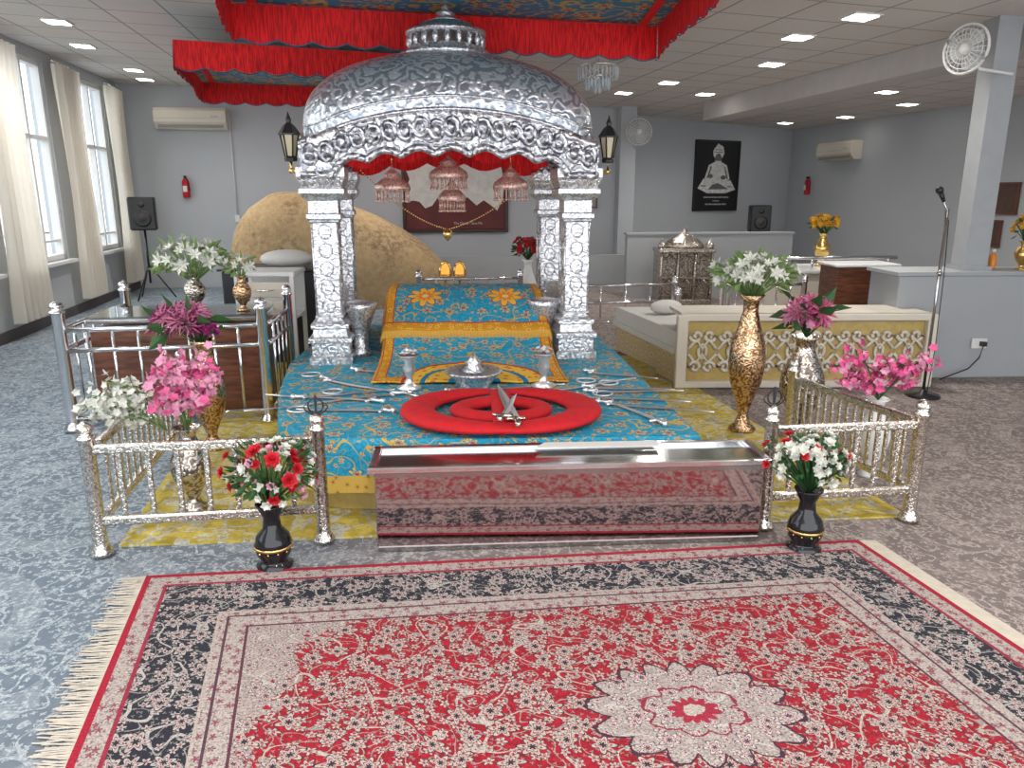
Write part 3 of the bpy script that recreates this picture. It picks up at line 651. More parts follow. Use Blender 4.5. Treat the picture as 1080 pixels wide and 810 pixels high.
railing((1.24,3.46),(2.0,3.55),.60,6,HAM,labe,em=(2,0))
railing((2.0,3.60),(1.72,4.5),.60,15,HAM,lab,posts=(0,1))
lab2='polished chrome pipe railing in front of the wooden counter'
railing((-3.05,5.05),(-1.76,5.28),.87,7,CHR,lab2,rails=(.70,.56,.08),pr=.04,flat=False)
railing((-3.07,5.12),(-3.22,6.3),.87,6,CHR,lab2,rails=(.70,.56,.08),pr=.04,posts=(0,1),flat=False)
railing((-1.74,5.36),(-1.80,6.05),.87,4,CHR,lab2,rails=(.70,.56,.08),pr=.035,posts=(0,1),flat=False)
lab3='chrome rail barrier standing beyond the shrine'
railing((.75,8.9),(1.95,9.1),.62,3,CHR,lab3,rails=(.55,.35,.12),pr=.035,flat=False,group='far railings')
railing((1.93,9.02),(1.75,8.0),.62,3,CHR,lab3,rails=(.55,.35,.12),pr=.035,posts=(0,1),flat=False,group='far railings')
railing((-1.1,9.0),(.1,9.15),.70,5,CHR,lab3,rails=(.62,.4,.12),pr=.035,flat=False,group='far railings')
railing((2.15,7.75),(3.0,7.8),.78,5,CHR,lab3,rails=(.70,.45,.12),pr=.03,flat=False,group='far railings')
# ------------------------------------------------------------------ counter on the left
ct=T('counter','brown wooden counter with glass top and metal edge','counter',(-3.0,5.2,.011),.17)
m=MB(); m.box((.62,.36,.35),(1.18,.56,.62),bev=.01)
m.build('counter_body',WOOD,ct)
m=MB(); m.box((.62,.36,.72),(1.22,.60,.03),bev=.008); m.build('counter_edge',CHR,ct)
m=MB(); m.box((.62,.36,.738),(1.16,.54,.004)); m.build('counter_cloth',plain('dark_cloth',(.10,.11,.12),.5),ct)
m=MB(); m.box((.62,.36,.747),(1.20,.58,.010)); m.build('glass_top',TG,ct)
sc=T('side_cabinet','small white steel side table with shelves beside the pillar','cabinet',(-2.36,6.45,.011),.08)
m=MB(); m.box((.25,.25,.93),(.52,.5,.04),bev=.01)
for x in(.02,.48):
    for y in(.02,.48): m.box((x,y,.46),(.035,.035,.92))
m.box((.25,.25,.55),(.48,.48,.02)); m.box((.25,.48,.7),(.46,.02,.4)); m.build('cabinet_frame',WHITE,sc)
for z in(.64,.80):
    m=MB(); m.box((.25,.02,z),(.42,.02,.13),bev=.006); d=m.build('drawer',CREAM,sc); m=MB(); m.tube([(.18,.01,z),(.18,-.03,z),(.32,-.03,z),(.32,.01,z)],.007,6); m.build('handle',CHR,d)
m=MB(); m.ball((0,0,.09),.10,0,14,8,sx=2.6,sy=1.6,sz=.9); m.build('cloth_bundle',MATT,loc=(-2.2,7.5,.905),rz=.2,label='folded white cloth bundle on a table',cat='cloth')
m=MB(); m.box((0,0,.45),(1.0,.6,.9),bev=.02); m.box((0,0,.905),(1.06,.66,.02)); m.build('low_table',plain('dark_table',(.02,.02,.025),.4),loc=(-2.3,7.6,0),rz=.1,label='black covered table behind the counter',cat='table')
# ------------------------------------------------------------------ vases with flowers
def vase(name,label,loc,prof,mat,lobes=0,group=None):
    t=T(name,label,'flower vase',loc,0,group)
    m=MB(); m.lathe(prof,seg=28,lobes=lobes,la=.03 if lobes else 0); m.build('vase_body',mat,t); return t
def bouquet(t,c,rad,n,mats,r,kinds=(5,),layers=1,leaf=GREEN,nleaf=30,wid=.75,elev=.35,base=None,low=-.2,cen=None):
    c=Vector(c); m=MB(); ml=MB()
    base=Vector(base) if base else c-Vector((0,0,rad[2]))
    for i in range(n):
        zz=R.uniform(low,1); a=i*2.39996+R.random()*.4; q=math.sqrt(max(0,1-zz*zz)); dv=Vector((q*math.cos(a),q*math.sin(a),zz)); k=R.uniform(.6,1.08)
        p=c+Vector((dv.x*rad[0],dv.y*rad[1],dv.z*rad[2]))*k
        m.flower(p,dv+Vector((R.uniform(-.3,.3),-.25,.25)),r*R.uniform(.75,1.2),R.choice(kinds),i%len(mats),len(mats) if cen else None,layers,wid,elev)
        ml.tube([base,base.lerp(p,.6)+Vector((0,0,.01)),p],.0035,4)
    for i in range(nleaf):
        zz=R.uniform(-.6,.9); a=R.random()*6.28; q=math.sqrt(1-zz*zz); dv=Vector((q*math.cos(a),q*math.sin(a),zz)); p=c+Vector((dv.x*rad[0],dv.y*rad[1],dv.z*rad[2]))*.75
        nn=dv.orthogonal().normalized(); ml.petal(p,dv,nn,r*R.uniform(1.4,2.2),r*.8,0,.1)
    m.build('blossoms',list(mats)+([cen] if cen else []),t); ml.build('foliage',leaf,t)
def spray(t,base,tips,n,mats,r,leaf=LGREEN):
    """branching blossom sprays: small blossoms strung along curved twigs"""
    base=Vector(base); m=MB(); ml=MB()
    for tp in tips:
        tp=Vector(tp); mid=base.lerp(tp,.5)+Vector((0,0,.05)); pts=[base,base.lerp(mid,.5),mid,mid.lerp(tp,.5)+Vector((0,0,.02)),tp]; ml.tube(pts,.004,4)
        for i in range(n):
            k=R.uniform(.50,1.03); p=base.lerp(mid,k*2) if k<.5 else mid.lerp(tp,(k-.5)*2); p=p+Vector((R.gauss(0,.030),R.gauss(0,.030),R.gauss(0,.028)))
            m.flower(p,(R.gauss(0,1),R.gauss(-.5,1),R.gauss(.4,1)),r*R.uniform(.7,1.2),5,R.randrange(len(mats)),None,1,.85,.35)
        for i in range(7):
            p=mid.lerp(tp,R.random()); ml.petal(p,Vector((R.gauss(0,1),R.gauss(0,1),R.gauss(.3,1))).normalized(),Vector((0,.3,1)).normalized(),.05,.02,0)
    m.build('blossoms',list(mats),t); ml.build('foliage',leaf,t)
tall=[(.075,0),(.085,.012),(.05,.04),(.03,.09),(.045,.14),(.095,.26),(.112,.36),(.105,.45),(.065,.56),(.045,.63),(.05,.68),(.08,.71),(.075,.71),(.03,.66)]
S=lambda p,k,w=1:[(a*w,b*k) for a,b in p]
t=vase('vase_with_flowers','tall engraved gold vase with pink and purple feathery flowers',(-1.93,4.66,.011),tall,GOLDF)
bouquet(t,(-.12,0,.82),(.15,.10,.07),34,(LPINK,MAG,LPINK),.11,(11,),1,GREEN,8,.12,.3,base=(0,0,.66),low=-.1)
bouquet(t,(.02,0,.77),(.07,.05,.05),14,(MAG,),.05,(6,),2,GREEN,5,base=(0,0,.66))
t=vase('vase_with_flowers','silver vase with white lilies on the counter',(-2.35,5.62,.766),S(tall,.38,.7),SVASE)
bouquet(t,(-.02,0,.38),(.28,.2,.13),54,(WPET,BLOSW),.06,(6,),1,LGREEN,60,.4,.5,base=(0,0,.2),low=-.3)
t=vase('vase_with_flowers','gold vase with white lilies near the pillar',(-2.00,5.62,.766),S(tall,.36,.6),GOLDF)
bouquet(t,(0,0,.33),(.09,.09,.08),12,(WPET,),.045,(6,),1,LGREEN,14,.4,.5,base=(0,0,.2))
t=vase('vase_with_flowers','silver vase with white and pink blossom sprays behind the railing',(-1.66,3.70,.011),S(tall,.62,.9),SVASE)
spray(t,(-.10,0,.42),[(-.46,-.02,.60),(-.40,0,.68),(-.32,-.05,.52),(-.44,.05,.52),(-.28,0,.66),(-.36,-.08,.58),(-.28,-.1,.48),(-.50,-.02,.54)],40,(BLOSW,WPET),.024)
spray(t,(0,0,.42),[(-.06,0,.82),(.08,.02,.80),(.18,0,.72),(.02,-.05,.72),(-.14,.05,.72),(.12,-.05,.62),(.0,-.08,.60),(-.08,-.05,.62)],46,(PINK,LPINK,LPINK),.028)
blk=[(.075,0),(.08,.015),(.06,.03),(.055,.04),(.075,.07),(.083,.11),(.07,.155),(.04,.19),(.035,.24),(.06,.29),(.065,.30),(.03,.27)]
for (x,y),w in(((-1.05,3.07),'left'),((1.355,3.24),'right')):
    t=vase('vase_with_flowers','glossy black vase with red roses and white flowers, gold painted' if w=='left' else 'glossy black vase with white flowers and red buds',(x,y,.001),blk,BLKG,group='black flower vases')
    m=MB(); m.lathe([(.0838,.10),(.0842,.106),(.0838,.112)],seg=28)
    for i in range(12):
        a=i*pi/6; m.ball((.079*math.cos(a),.079*math.sin(a),.09),.005,0,6,4)
    m.build('gold_decoration',GOLD,t)
    if w=='left':
        bouquet(t,(.02,0,.45),(.19,.14,.16),30,(REDP,),.034,(6,),3,GREEN,110,.9,.3,base=(0,0,.28),low=-.6); bouquet(t,(.02,0,.43),(.18,.13,.16),80,(WPET,LPINK,WPET),.024,(6,),2,LGREEN,30,.8,base=(0,0,.28),low=-.7)
    else:
        bouquet(t,(.0,0,.43),(.16,.12,.13),84,(WPET,BLOSW),.028,(6,),2,GREEN,100,.8,base=(0,0,.28),low=-.6); bouquet(t,(-.05,0,.45),(.20,.12,.11),10,(REDP,),.030,(6,),3,GREEN,5,.9,base=(0,0,.28),low=-.3)
t=vase('vase_with_flowers','tall engraved gold vase with white lily bouquet',(1.60,5.05,.011),S(tall,1.33,1.1),GOLDF)
bouquet(t,(0,0,1.08),(.27,.2,.13),70,(WPET,BLOSW),.055,(6,),1,LGREEN,70,.42,.5,base=(0,0,.9),low=-.3)
t=vase('vase_with_flowers','tall engraved pewter vase with pink feathery flowers',(1.95,4.95,.0),S(tall,.98,1.3),SVASE)
bouquet(t,(0,0,.84),(.11,.09,.09),34,(LPINK,PINK,LPINK),.10,(11,),1,GREEN,14,.12,.3,base=(0,0,.68),low=-.2); bouquet(t,(0,0,.78),(.1,.09,.06),18,(PINK,LPINK),.04,(6,),2,GREEN,12,base=(0,0,.68))
t=vase('vase_with_flowers','white vase with pink blossom sprays outside the railing',(2.1,4.2,.0),S(tall,.66,.8),WHITE)
spray(t,(0,0,.46),[(-.26,0,.66),(-.14,.03,.72),(.0,0,.66),(.12,-.03,.68),(.28,0,.70),(.22,.05,.60),(-.08,-.05,.56),(-.2,.0,.58)],36,(PINK,LPINK,PINK),.027,GREEN)
# ------------------------------------------------------------------ scrollwork screen and low bed
st=T('scrollwork_screen','cream low screen panel with gold and white scroll lattice','screen',(1.42,6.25,.011),.02)
m=MB(); m.box((1.05,.03,.31),(2.06,.02,.5)); m.build('gold_backing',FILG,st)
m=MB()
for z in(.03,.60): m.box((1.05,0,z),(2.14,.06,.06),bev=.008)
for x in(0,2.1): m.box((x,0,.31),(.09,.07,.62),bev=.008)
m.box((1.05,.25,.615),(2.1,.5,.03)); m.build('panel_frame',CREAM,st)
m=MB()
for i in range(8):
    cx=.18+i*.25
    for sg,zz in((1,.175),(-1,.445)):
        for hand in(1,-1):
            pts=[(cx+hand*(.056+(.055*(1-k/26))*math.cos(k*.36)),.005,zz+sg*(.055*(1-k/26))*math.sin(k*.36)) for k in range(22)]
            m.tube(pts,.016,6)
        m.tube([(cx-.12,.005,.31+sg*-.02),(cx-.05,.005,.31-sg*.10),(cx,.005,.31-sg*.02),(cx+.05,.005,.31-sg*.10),(cx+.12,.005,.31+sg*-.02)],.016,6)
    m.tube([(cx+.034*math.sin(k*pi/6),.005,.31+.06*math.cos(k*pi/6)) for k in range(12)],.014,6,closed=True)
m.build('scrollwork',CREAM,st)
bd=T('low_bed','low daybed with white mattress and gold patterned valance','bed',(1.42,6.35,0),.02)
m=MB(); m.prism([(-.02,.42),(.6,.42),(.5,1.5),(-.30,1.5)],.02,.28); m.prism([(-.02,.03),(.25,.03),(.4,.42),(-.10,.42)],.02,.28); m.build('bed_valance',BVAL,bd)
m=MB(); m.prism([(-.04,.0),(.62,.0),(.52,1.53),(-.33,1.53)],.28,.33); m.prism([(-.02,.03),(.6,.03),(.5,1.5),(-.30,1.5)],.33,.47); m.build('mattress',MATT,bd)
m=MB(); m.ball((0,0,.07),.1,0,16,8,sx=1.7,sy=1.0,sz=.7); m.build('pillow',MATT,loc=(1.5,7.35,.473),rz=.3,label='white pillow resting on the low daybed',cat='pillow')
ms=T('microphone_stand','black microphone on a chrome boom stand','microphone stand',(3.36,6.0,0))
m=MB(); m.tube([(0,0,.03),(0,0,1.5)],.012,8); m.tube([(0,0,1.30),(-.02,-.01,1.5),(-.06,-.02,1.57)],.009,8); m.ball((0,0,1.0),.022); m.build('pole',STEEL,ms)
m=MB(); m.lathe([(.13,0),(.13,.015),(.03,.03),(.02,.06)],seg=24); m.build('base',BLACK,ms)
m=MB(); m.tube([(-.05,-.02,1.55),(-.09,-.03,1.62)],[.014,.02],10); m.ball((-.10,-.032,1.635),.03,0,10,6); m.tube([(-.05,-.02,1.55),(.03,.02,1.40),(.05,.02,1.0),(.05,0,.4),(.02,-.02,.03)],.004,5); m.build('microphone',BLACK,ms)
dk=T('desk','white-topped desk with chrome guard rails','desk',(2.75,8.75,0),.06)
m=MB(); m.box((.8,.4,.74),(1.7,.9,.04),bev=.01)
for x in(.02,1.58):
    for y in(.04,.76): m.box((x,y,.36),(.04,.04,.72))
m.build('desk_top',WHITE,dk); m=MB(); m.box((.8,.04,.46),(1.5,.03,.50)); m.build('front_panel',CREAM,dk)
m=MB(); m.tube([(-.05,0,.90),(1.7,0,.90)],.02)
for x in(0,.4,.7,1.6): m.tube([(x,0,.76),(x,0,.90)],.016)
m.build('guard_rail',CHR,dk)
dk=T('desk','brown wooden harmonium cabinet beside the microphone','desk',(3.2,7.5,0),.05)
m=MB(); m.box((.3,.2,.46),(.60,.38,.90),bev=.01); m.build('desk_body',WOOD,dk); m=MB(); m.box((.3,.2,.925),(.66,.44,.03),bev=.008); m.build('desk_top',WHITE,dk)
t=vase('vase_with_flowers','gold vase with yellow marigold flowers on the desk',(3.75,9.3,.76),S(tall,.55,.85),GOLD)
bouquet(t,(0,0,.50),(.17,.15,.11),44,(YPET,),.045,(8,),2,GREEN,16,.6,.4,base=(0,0,.36))
t=vase('vase_with_flowers','yellow flowers in vase on the grey partition',(4.56,6.85,.951),S(tall,.35,.6),GOLD)
bouquet(t,(0,0,.36),(.1,.1,.1),24,(YPET,),.04,(8,),2,GREEN,10,.6,.4,base=(0,0,.24))
t=T('spray_bottle','small orange plastic bottle on the grey partition','bottle',(4.36,6.95,.951)); m=MB(); m.lathe([(.03,0),(.032,.01),(.032,.11),(.015,.13),(.015,.15)],seg=16); m.build('bottle_body',plain('orange_plastic',(.75,.24,.02),.4),t); m=MB(); m.lathe([(.018,.145),(.018,.175)],seg=12); m.build('cap',WHITE,t)
t=T('wall_socket','white electrical socket with plug and cable on the partition','socket',(4.15,6.63,.32),.05); m=MB(); m.box((0,0,0),(.14,.02,.09),bev=.004); m.build('plate',WHITE,t); m=MB(); m.box((.02,-.03,0),(.04,.05,.04)); m.tube([(.02,-.04,-.01),(-.02,-.06,-.12),(-.1,-.05,-.22),(-.35,-.06,-.31)],.006,6); m.build('plug',BLACK,t)
tc=T('shrine_cabinet','small carved silver temple cabinet with domed top and doors','cabinet',(2.58,11.55,0),.05)
m=MB(); m.box((0,0,.04),(.82,.45,.08),bev=.01); m.box((0,0,.80),(.84,.47,.06),bev=.01)
for x in(-.38,-.13,.13,.38): m.tube([(x,-.2,.08),(x,-.2,.78)],.025,8)
m.box((0,.2,.43),(.78,.02,.74))
for sx in(-1,1): m.box((sx*.39,0,.43),(.02,.42,.7))
m.box((0,0,.4),(.76,.4,.03)); m.build('cabinet_body',SVASE,tc)
m=MB(); m.lathe([(.30,.83),(.31,.86),(.25,.93),(.14,1.0),(.06,1.04),(.03,1.07),(.04,1.09),(.01,1.12),(.002,1.16)],seg=24,sy=.6)
for x in(-.36,.36): m.lathe([(.06,.83),(.065,.87),(.04,.92),(.01,.95),(.002,.98)],(x,-.12,0),12)
m.build('domed_top',SVASE,tc)
for x in(-.255,0,.255):
    m=MB(); m.tube([(x-.11,-.19,.12),(x-.11,-.19,.30),(x,-.19,.37),(x+.11,-.19,.30),(x+.11,-.19,.12)],.014,6); m.tube([(x-.11,-.19,.44),(x-.11,-.19,.64),(x,-.19,.74),(x+.11,-.19,.64),(x+.11,-.19,.44)],.014,6); m.build('door_arch',SVASE,tc)
t=vase('vase_with_flowers','white stand vase with red flowers behind the shrine',(.2,9.6,.0),S(tall,1.15,1),WHITE)
bouquet(t,(0,0,.95),(.2,.15,.14),44,(REDP,),.045,(6,),2,GREEN,40,base=(0,0,.8))
GLOW=emis('warm_glow',(.9,.40,.06),.9)
for x in(-.84,-.66):
    t=T('lit_arch_ornament','small glowing golden arched ornament on a stand','lamp',(x,9.6,0),0,'golden glowing ornaments')
    m=MB(); m.lathe([(.10,0),(.10,.02),(.02,.05),(.015,.4),(.03,.45),(.015,.5),(.02,.58),(.07,.60),(.07,.62)],seg=20); m.tube([(-.07,0,.61),(-.07,0,.70),(-.045,0,.76),(0,0,.79),(.045,0,.76),(.07,0,.70),(.07,0,.61)],.014,8); m.build('arch_stand',GOLD,t)
    m=MB(); m.prism([(-.05,.63),(.05,.63),(.05,.70),(.035,.745),(0,.77),(-.035,.745),(-.05,.70)],-.01,.01,axis='y'); m.build('glowing_panel',GLOW,t)
# ------------------------------------------------------------------ rock
rk=MB()
def rockf(u,v):
    a=2*pi*u; ph=v*pi/2; d=Vector((math.cos(a)*math.cos(ph),math.sin(a)*math.cos(ph),math.sin(ph)))
    r=1+.04*NZ.noise(d*1.4+Vector((3,1,5)))+.012*NZ.noise(d*4)+.006*NZ.noise(d*12)
    X=math.copysign(abs(d.x)**.85,d.x); z=(abs(d.z)**.8)*1.66*(1-.30*max(0,X)-.18*max(0,-X-.3)); sk=-.45*(abs(d.z)**1.5)
    return (X*1.72*r+sk,d.y*.8*r,max(0,z*r))
rk.grid(rockf,96,40); rk.build('boulder',ROCK,loc=(-2.50,11.6,0),rz=.1,label='huge rounded ochre boulder standing behind the shrine',cat='boulder')
# ------------------------------------------------------------------ wall things
BA=math.atan2(.99,8.75)
def bw(x,off=0): return (x+off*math.sin(BA),13.43+.1131*(x+6.75)-off,0)
VENT=plain('dark_vent',(.25,.24,.22),.5); GLN=plain('grey_line',(.4,.4,.4),.5)
def ac(loc,rz,lab):
    t=T('air_conditioner',lab,'air conditioner',loc,rz,'wall air conditioners')
    m=MB(); m.prism([(0,-.17),(0,.17),(-.20,.17),(-.24,.12),(-.24,-.06),(-.16,-.17)],-.58,.58,0,axis='x'); m.build('ac_body',CREAM,t)
    m=MB(); m.box((0,-.215,-.125),(1.05,.012,.05)); m.build('louver',VENT,t)
    m=MB(); m.box((0,-.243,.0),(1.1,.004,.006)); m.box((.4,-.244,.03),(.12,.004,.02)); m.build('trim_line',GLN,t)
x,y,_=bw(-5.4); ac((x,y-.01,2.84),BA,'cream split air conditioner mounted high on the grey wall')
ac((RWX(15.3)-.01,15.3,2.42),-pi/2+.164,'cream split air conditioner mounted high on the side wall')
def ext(loc,rz):
    t=T('fire_extinguisher','red fire extinguisher hanging on the grey wall','fire extinguisher',loc,rz,'fire extinguishers')
    m=MB(); m.lathe([(.05,0),(.06,.02),(.06,.26),(.04,.31),(.02,.33)],seg=16); m.build('cylinder',REDP,t)
    m=MB(); m.box((0,0,.35),(.03,.07,.04)); m.tube([(0,-.03,.36),(.05,-.04,.30),(.07,-.03,.12)],.009,6); m.build('valve_and_hose',BLACK,t)
    m=MB(); m.box((0,-.06,.15),(.07,.004,.1)); m.build('label_patch',WHITE,t)
x,y,_=bw(-5.62,.07); ext((x,y,1.55),BA); ext((RWX(16.4)-.07,16.4,1.6),-pi/2+.16)
m=MB(); x,y,_=bw(-4.82,.02); m.tube([(x,y,3.0),(x,y,1.25)],.014,6); m.box((x,y,1.2),(.08,.03,.12)); m.build('cable_conduit',WHITE,label='white cable conduit running down the grey wall',cat='conduit')
x,y,_=bw(-1.02,.0); mu=T('framed_artwork','large dark red framed artwork with pale swirling shapes and lettering','artwork',(x,y,1.68),BA)
m=MB(); m.box((0,-.03,0),(1.8,.04,1.38)); m.build('artwork_panel',plain('maroon_panel',(.12,.02,.018),.6,0,.5,3,0),mu)
m=MB()
for z in(-.71,.71): m.box((0,-.04,z),(1.9,.07,.06),bev=.01)
for xx in(-.92,.92): m.box((xx,-.04,0),(.06,.07,1.42),bev=.01)
m.build('picture_frame',plain('dark_wood_frame',(.05,.015,.01),.4),mu)
m=MB()
def blob(cx,cz,pts,mi=0,k=0,s=1,sz=1):
    n=len(pts); m.add([(cx,-.058-k,cz)]+[(cx+a*s,-.056-k,cz+b*sz) for a,b in pts],[(0,i+1,(i+1)%n+1) for i in range(n)],mi)
b1=[(-.40,.40),(-.2,.45),(-.02,.38),(.14,.34),(.30,.36),(.44,.24),(.46,.02),(.34,-.10),(.24,-.22),(.08,-.20),(-.02,-.32),(-.14,-.36),(-.24,-.26),(-.36,-.24),(-.46,-.28),(-.46,-.05),(-.40,.08),(-.46,.22)]
b2=[(-.46,.30),(-.25,.40),(0,.40),(.18,.42),(.36,.32),(.42,.05),(.40,-.2),(.30,-.38),(.2,-.30),(.08,-.22),(-.04,-.30),(-.18,-.18),(-.34,-.18),(-.42,.05)]
blob(-.40,.10,b1,s=1.02,sz=1.15); blob(.42,.08,b2,s=1.1,sz=1.15,k=.001)
m.build('pale_shapes',plain('pale_paint',(.66,.66,.61),.7,0,.3,9,0),mu)
text('The Divine · Save Me',.06,plain('lettering_white',(.60,.58,.53),.6),mu,(.22,-.058,-.58),(pi/2,0,0))
pa=math.atan2(17.35-15.17,6.2-2.05); px=4.22; py=15.17+(px-2.05)*math.tan(pa)
po=T('poster','black framed poster of a white-bearded seated figure with lettering','poster',(px,py,1.98),pa)
m=MB(); m.box((0,-.03,0),(1.12,.04,1.36)); m.build('poster_panel',plain('poster_black',(.008,.008,.009),.5,0,.1,3,0),po)
m=MB()
for z in(-.69,.69): m.box((0,-.035,z),(1.18,.06,.03))
for xx in(-.575,.575): m.box((xx,-.035,0),(.03,.06,1.4))
m.build('picture_frame',BLACK,po)
GW=plain('poster_white',(.66,.66,.64),.6,0,.5,14,0)
m=MB(); FSC=1.22; FZ=-.03
def pel(cx,cz,rx,rz,k=0,mi=0): m.add([(FSC*(cx+rx*math.cos(i*pi/12)),-.055-k,FZ+FSC*(cz+rz*math.sin(i*pi/12))) for i in range(24)],[tuple(range(24))],mi)
def pg(pts,k=0,mi=0): m.add([(a*FSC,-.055-k,FZ+b*FSC) for a,b in pts],[tuple(range(len(pts)))],mi)
pel(0,.40,.12,.11); pg([(-.12,.42),(-.02,.55),(.10,.50),(.13,.38),(.02,.44)],.0006); pel(0,.29,.075,.10,.001,1); pg([(-.07,.27),(.07,.27),(.07,.12),(.02,.02),(-.05,.10)],.002)
pg([(-.20,.20),(-.08,.25),(.08,.25),(.20,.20),(.28,-.02),(.12,-.12),(-.12,-.12),(-.28,-.02)],.0005); pg([(-.30,-.02),(-.12,-.08),(.12,-.08),(.30,-.04),(.42,-.20),(.2,-.26),(-.2,-.26),(-.42,-.18)],.0008)
for cx,cz,rx,rz in((-.15,.02,.05,.035),(.13,.0,.06,.035),(-.025,.31,.014,.008),(.025,.31,.014,.008),(0,.45,.09,.006),(0,.41,.11,.006),(-.3,-.14,.06,.01),(.28,-.15,.06,.01)): pel(cx,cz,rx,rz,.003,1)
pg([(-.10,-.12),(.02,-.09),(.27,-.19),(-.2,-.2)],.003,1); pg([(-.16,.18),(-.13,.18),(-.20,-.02),(-.23,0)],.003,1); pg([(.14,.18),(.17,.16),(.24,-.02),(.2,-.02)],.003,1)
m.build('figure_print',[GW,plain('poster_grey',(.13,.13,.13),.6,0,.3,10,0)],po)
text('DHAN DHAN BABA NAND SINGH JI',.042,GW,po,(0,-.056,-.43),(pi/2,0,0)); text('Presented by',.032,GW,po,(0,-.056,-.50),(pi/2,0,0)); text('MR & MRS HARBHAJAN SINGH',.042,GW,po,(0,-.056,-.57),(pi/2,0,0))
FW=plain('frame_wood',(.14,.05,.025),.4)
def frame(loc,rz,w,h,lab,inner):
    t=T('picture_frame',lab,'picture',loc,rz); m=MB()
    for z in(-h/2,h/2): m.box((0,-.02,z),(w+.04,.03,.03))
    for xx in(-w/2,w/2): m.box((xx,-.02,0),(.03,.03,h))
    m.build('frame_border',FW,t); m=MB(); m.box((0,-.012,0),(w,.012,h)); m.build('picture_print',inner,t)
pg_=plain('print_grey',(.27,.28,.28),.5,0,.4,8,0); pb_=plain('print_brown',(.09,.05,.035),.5,0,.5,8,0)
frame((1.35,14.31,1.75),BA,.4,.75,'grey framed certificate on the back wall',pg_)
frame((RWX(11.2)-.01,11.2,1.55),-pi/2+.16,.45,.42,'brown framed picture on the side wall',pb_)
frame((RWX(11.4)-.01,11.4,1.05),-pi/2+.16,.40,.36,'brown framed picture low on the side wall',pb_)
SCN=plain('speaker_cone',(.03,.03,.03),.5)
def speaker(loc,rz):
    t=T('loudspeaker','black loudspeaker on a tripod stand','speaker',loc,rz,'loudspeakers')
    m=MB(); m.box((0,0,.24),(.38,.3,.5),bev=.02); m.build('speaker_cabinet',BLACK,t)
    m=MB(); m.lathe([(.13,0),(.12,-.01),(.05,.03),(.0,.035)],seg=24); m.build('cone',SCN,t,loc=(0,-.152,.17),rot=(pi/2,0,0)); m=MB(); m.lathe([(.05,0),(.045,-.01),(.0,.01)],seg=16); m.build('tweeter',SCN,t,loc=(0,-.152,.38),rot=(pi/2,0,0))
    h=loc[2]; m=MB(); m.tube([(0,0,0),(0,0,-h+.25)],.018,8)
    for i in range(3):
        a=2*pi*i/3; m.tube([(0,0,-h+.55),(.35*math.cos(a),.35*math.sin(a),-h+.012)],.012,6)
    m.build('stand',BLACK,t)
speaker((-5.7,12.0,1.08),.35); speaker((4.75,14.9,.92),-.1)
FBL=plain('fan_blade',(.55,.57,.57),.3)
def fan(loc,rot,r,armv,wr=.003):
    t=T('wall_fan','white wire-guard wall fan on a bracket','fan',loc,0,'wall fans',rot=rot)
    m=MB()
    for k in range(1,6): m.tube([(r*k/5*math.cos(i*pi/16),-.05-.02*(1-(k/5)**2),r*k/5*math.sin(i*pi/16)) for i in range(32)],wr,4,closed=True)
    for i in range(24):
        a=i*pi/12; m.tube([(.03*math.cos(a),-.07,.03*math.sin(a)),(r*.7*math.cos(a),-.065,r*.7*math.sin(a)),(r*math.cos(a),-.04,r*math.sin(a)),(r*.7*math.cos(a),.03,r*.7*math.sin(a))],wr*.8,4)
    m.tube([(r*math.cos(i*pi/16),-.04,r*math.sin(i*pi/16)) for i in range(32)],.012,6,closed=True); m.build('wire_guard',WHITE,t)
    m=MB()
    for i in range(3):
        a=2*pi*i/3+.4; m.add([(0,-.02,0),(r*.85*math.cos(a),-.035,r*.85*math.sin(a)),(r*.9*math.cos(a+.5),-.02,r*.9*math.sin(a+.5)),(r*.8*math.cos(a+1.2),0,r*.8*math.sin(a+1.2))],[(0,1,2,3)])
    m.build('fan_blades',FBL,t,solid=.004)
    m=MB(); m.tube([(0,-.075,0),(0,-.05,0),(0,.12,0)],[.04,.045,.06],14); m.tube([(0,.08,-.03),armv[0],armv[1]],.014,8); m.build('motor_and_arm',WHITE,t)
fan((2.2,13.85,2.66),(0,0,.05),.22,((0,.12,-.18),(-.02,.24,-.25)),.005)
fan((3.76,6.72,2.76),(0,0,-1.1),.19,((.05,.1,-.15),(.22,.28,-.2)),.0045)
ch=T('chandelier','small crystal chandelier hanging from the ceiling','chandelier',(.87,8.2,2.62))
CR=plain('crystal',(.70,.80,.85),.08,.3,.1,20,0)
m=MB(); m.tube([(0,0,.25),(0,0,.53)],.008); m.lathe([(.05,.52),(.06,.53)],seg=12); m.tube([(.20*math.cos(i*pi/10),.20*math.sin(i*pi/10),.24) for i in range(20)],.01,6,closed=True); m.tube([(.12*math.cos(i*pi/10),.12*math.sin(i*pi/10),.14) for i in range(20)],.01,6,closed=True); m.tube([(-.2,0,.24),(.2,0,.24)],.006); m.tube([(0,0,.25),(0,0,.05)],.008)
m.build('chandelier_frame',CHR,ch)
m=MB()
for rr,z0,L,n in((.20,.23,.12,30),(.12,.13,.12,20),(.03,.06,.08,6)):
    for i in range(n):
        a=2*pi*i/n; m.lathe([(.002,z0),(.012,z0-.03),(.008,z0-L*.7),(.002,z0-L)],(rr*math.cos(a),rr*math.sin(a),0),5,sm=False)
o=m.build('crystal_drops',CR,ch); o['kind']='stuff'
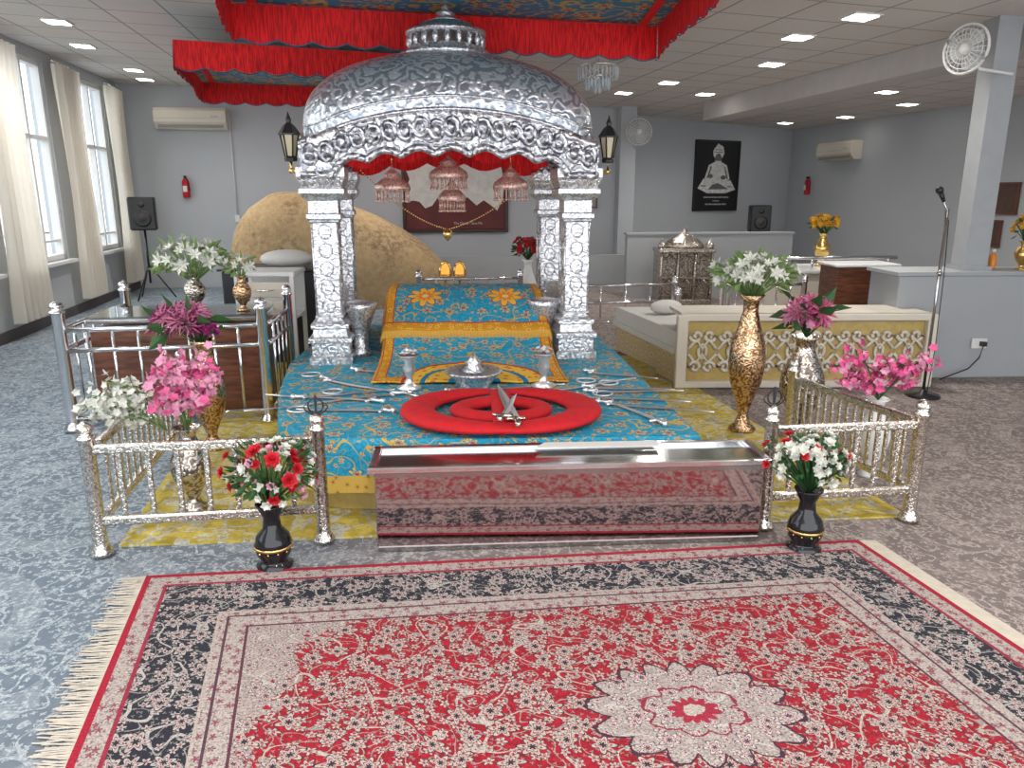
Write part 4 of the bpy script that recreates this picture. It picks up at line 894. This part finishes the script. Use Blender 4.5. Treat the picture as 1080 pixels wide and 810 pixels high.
# ------------------------------------------------------------------ ceiling cloth canopies
def canopy(c,z,drop,lab):
    t=T('ceiling_canopy',lab,'cloth canopy',(0,0,0),0,'ceiling cloth canopies')
    c=[Vector(q) for q in c]; m=MB()
    m.grid(lambda u,v:(*((c[0].lerp(c[1],u)).lerp(c[3].lerp(c[2],u),v)),z-.03*math.sin(u*pi)*math.sin(v*pi)),20,20); m.build('canopy_cloth',CAN,t)
    ce=sum(c,Vector((0,0)))/4
    m2=MB(); ins=[ce+(q-ce)*.93 for q in c]; i2=[ce+(q-ce)*.88 for q in c]
    for k in range(4): m2.add([(*ins[k],z-.012),(*ins[(k+1)%4],z-.012),(*i2[(k+1)%4],z-.016),(*i2[k],z-.016)],[(0,1,2,3)])
    m2.build('red_band',FRG,t)
    for k in range(4):
        a,b=c[k],c[(k+1)%4]; d=b-a; L=d.length; nn=Vector((d.y,-d.x)).normalized(); n=int(L*60); m=MB()
        def fn(u,v):
            p=a+d*u; sc=.034*abs(math.sin(u*L*pi/.26)); w=.0035*math.sin(u*L*2*pi*14)*v+.02*math.sin(u*L*3)*v
            p=p+nn*(w); return (p.x,p.y,z+.01-(drop-.03+sc)*v)
        m.grid(fn,n*2,6)
        def fn2(u,v):
            p=a+d*u-nn*.02; sc=.034*abs(math.sin(u*L*pi/.26)); p=p+nn*(.02*math.sin(u*L*3)); return (p.x,p.y,z-(drop-.03+sc)-.002-.010*v+.012)
        m.grid(fn2,n*2,1,mi=1)
        m.build('pleated_fringe',[FRG,BLUEB],t)
canopy([(-1.65,4.4),(1.23,4.7),(1.24,7.0),(-2.1,6.2)],2.99,.28,'turquoise brocade ceiling canopy edged with red thread fringe')
canopy([(-3.15,7.6),(-.5,8.6),(-1.25,11.2),(-3.95,10.3)],2.99,.26,'turquoise brocade ceiling canopy with red fringe, farther back')
# ------------------------------------------------------------------ world, camera
w=bpy.data.worlds.new('sky'); bpy.context.scene.world=w; w.use_nodes=True
bg=w.node_tree.nodes['Background']; bg.inputs[0].default_value=(.90,.94,1,1); bg.inputs[1].default_value=3.4
cam=bpy.data.cameras.new('camera'); co=bpy.data.objects.new('camera',cam); bpy.context.scene.collection.objects.link(co)
co.location=(0,0,1.6); co.rotation_euler=(math.radians(90-14),0,0); cam.sensor_width=36; cam.lens=800/1080*36; cam.clip_end=100
bpy.context.scene.camera=co
try:
    bpy.context.scene.view_settings.view_transform='Standard'
except Exception as ex: print(ex)
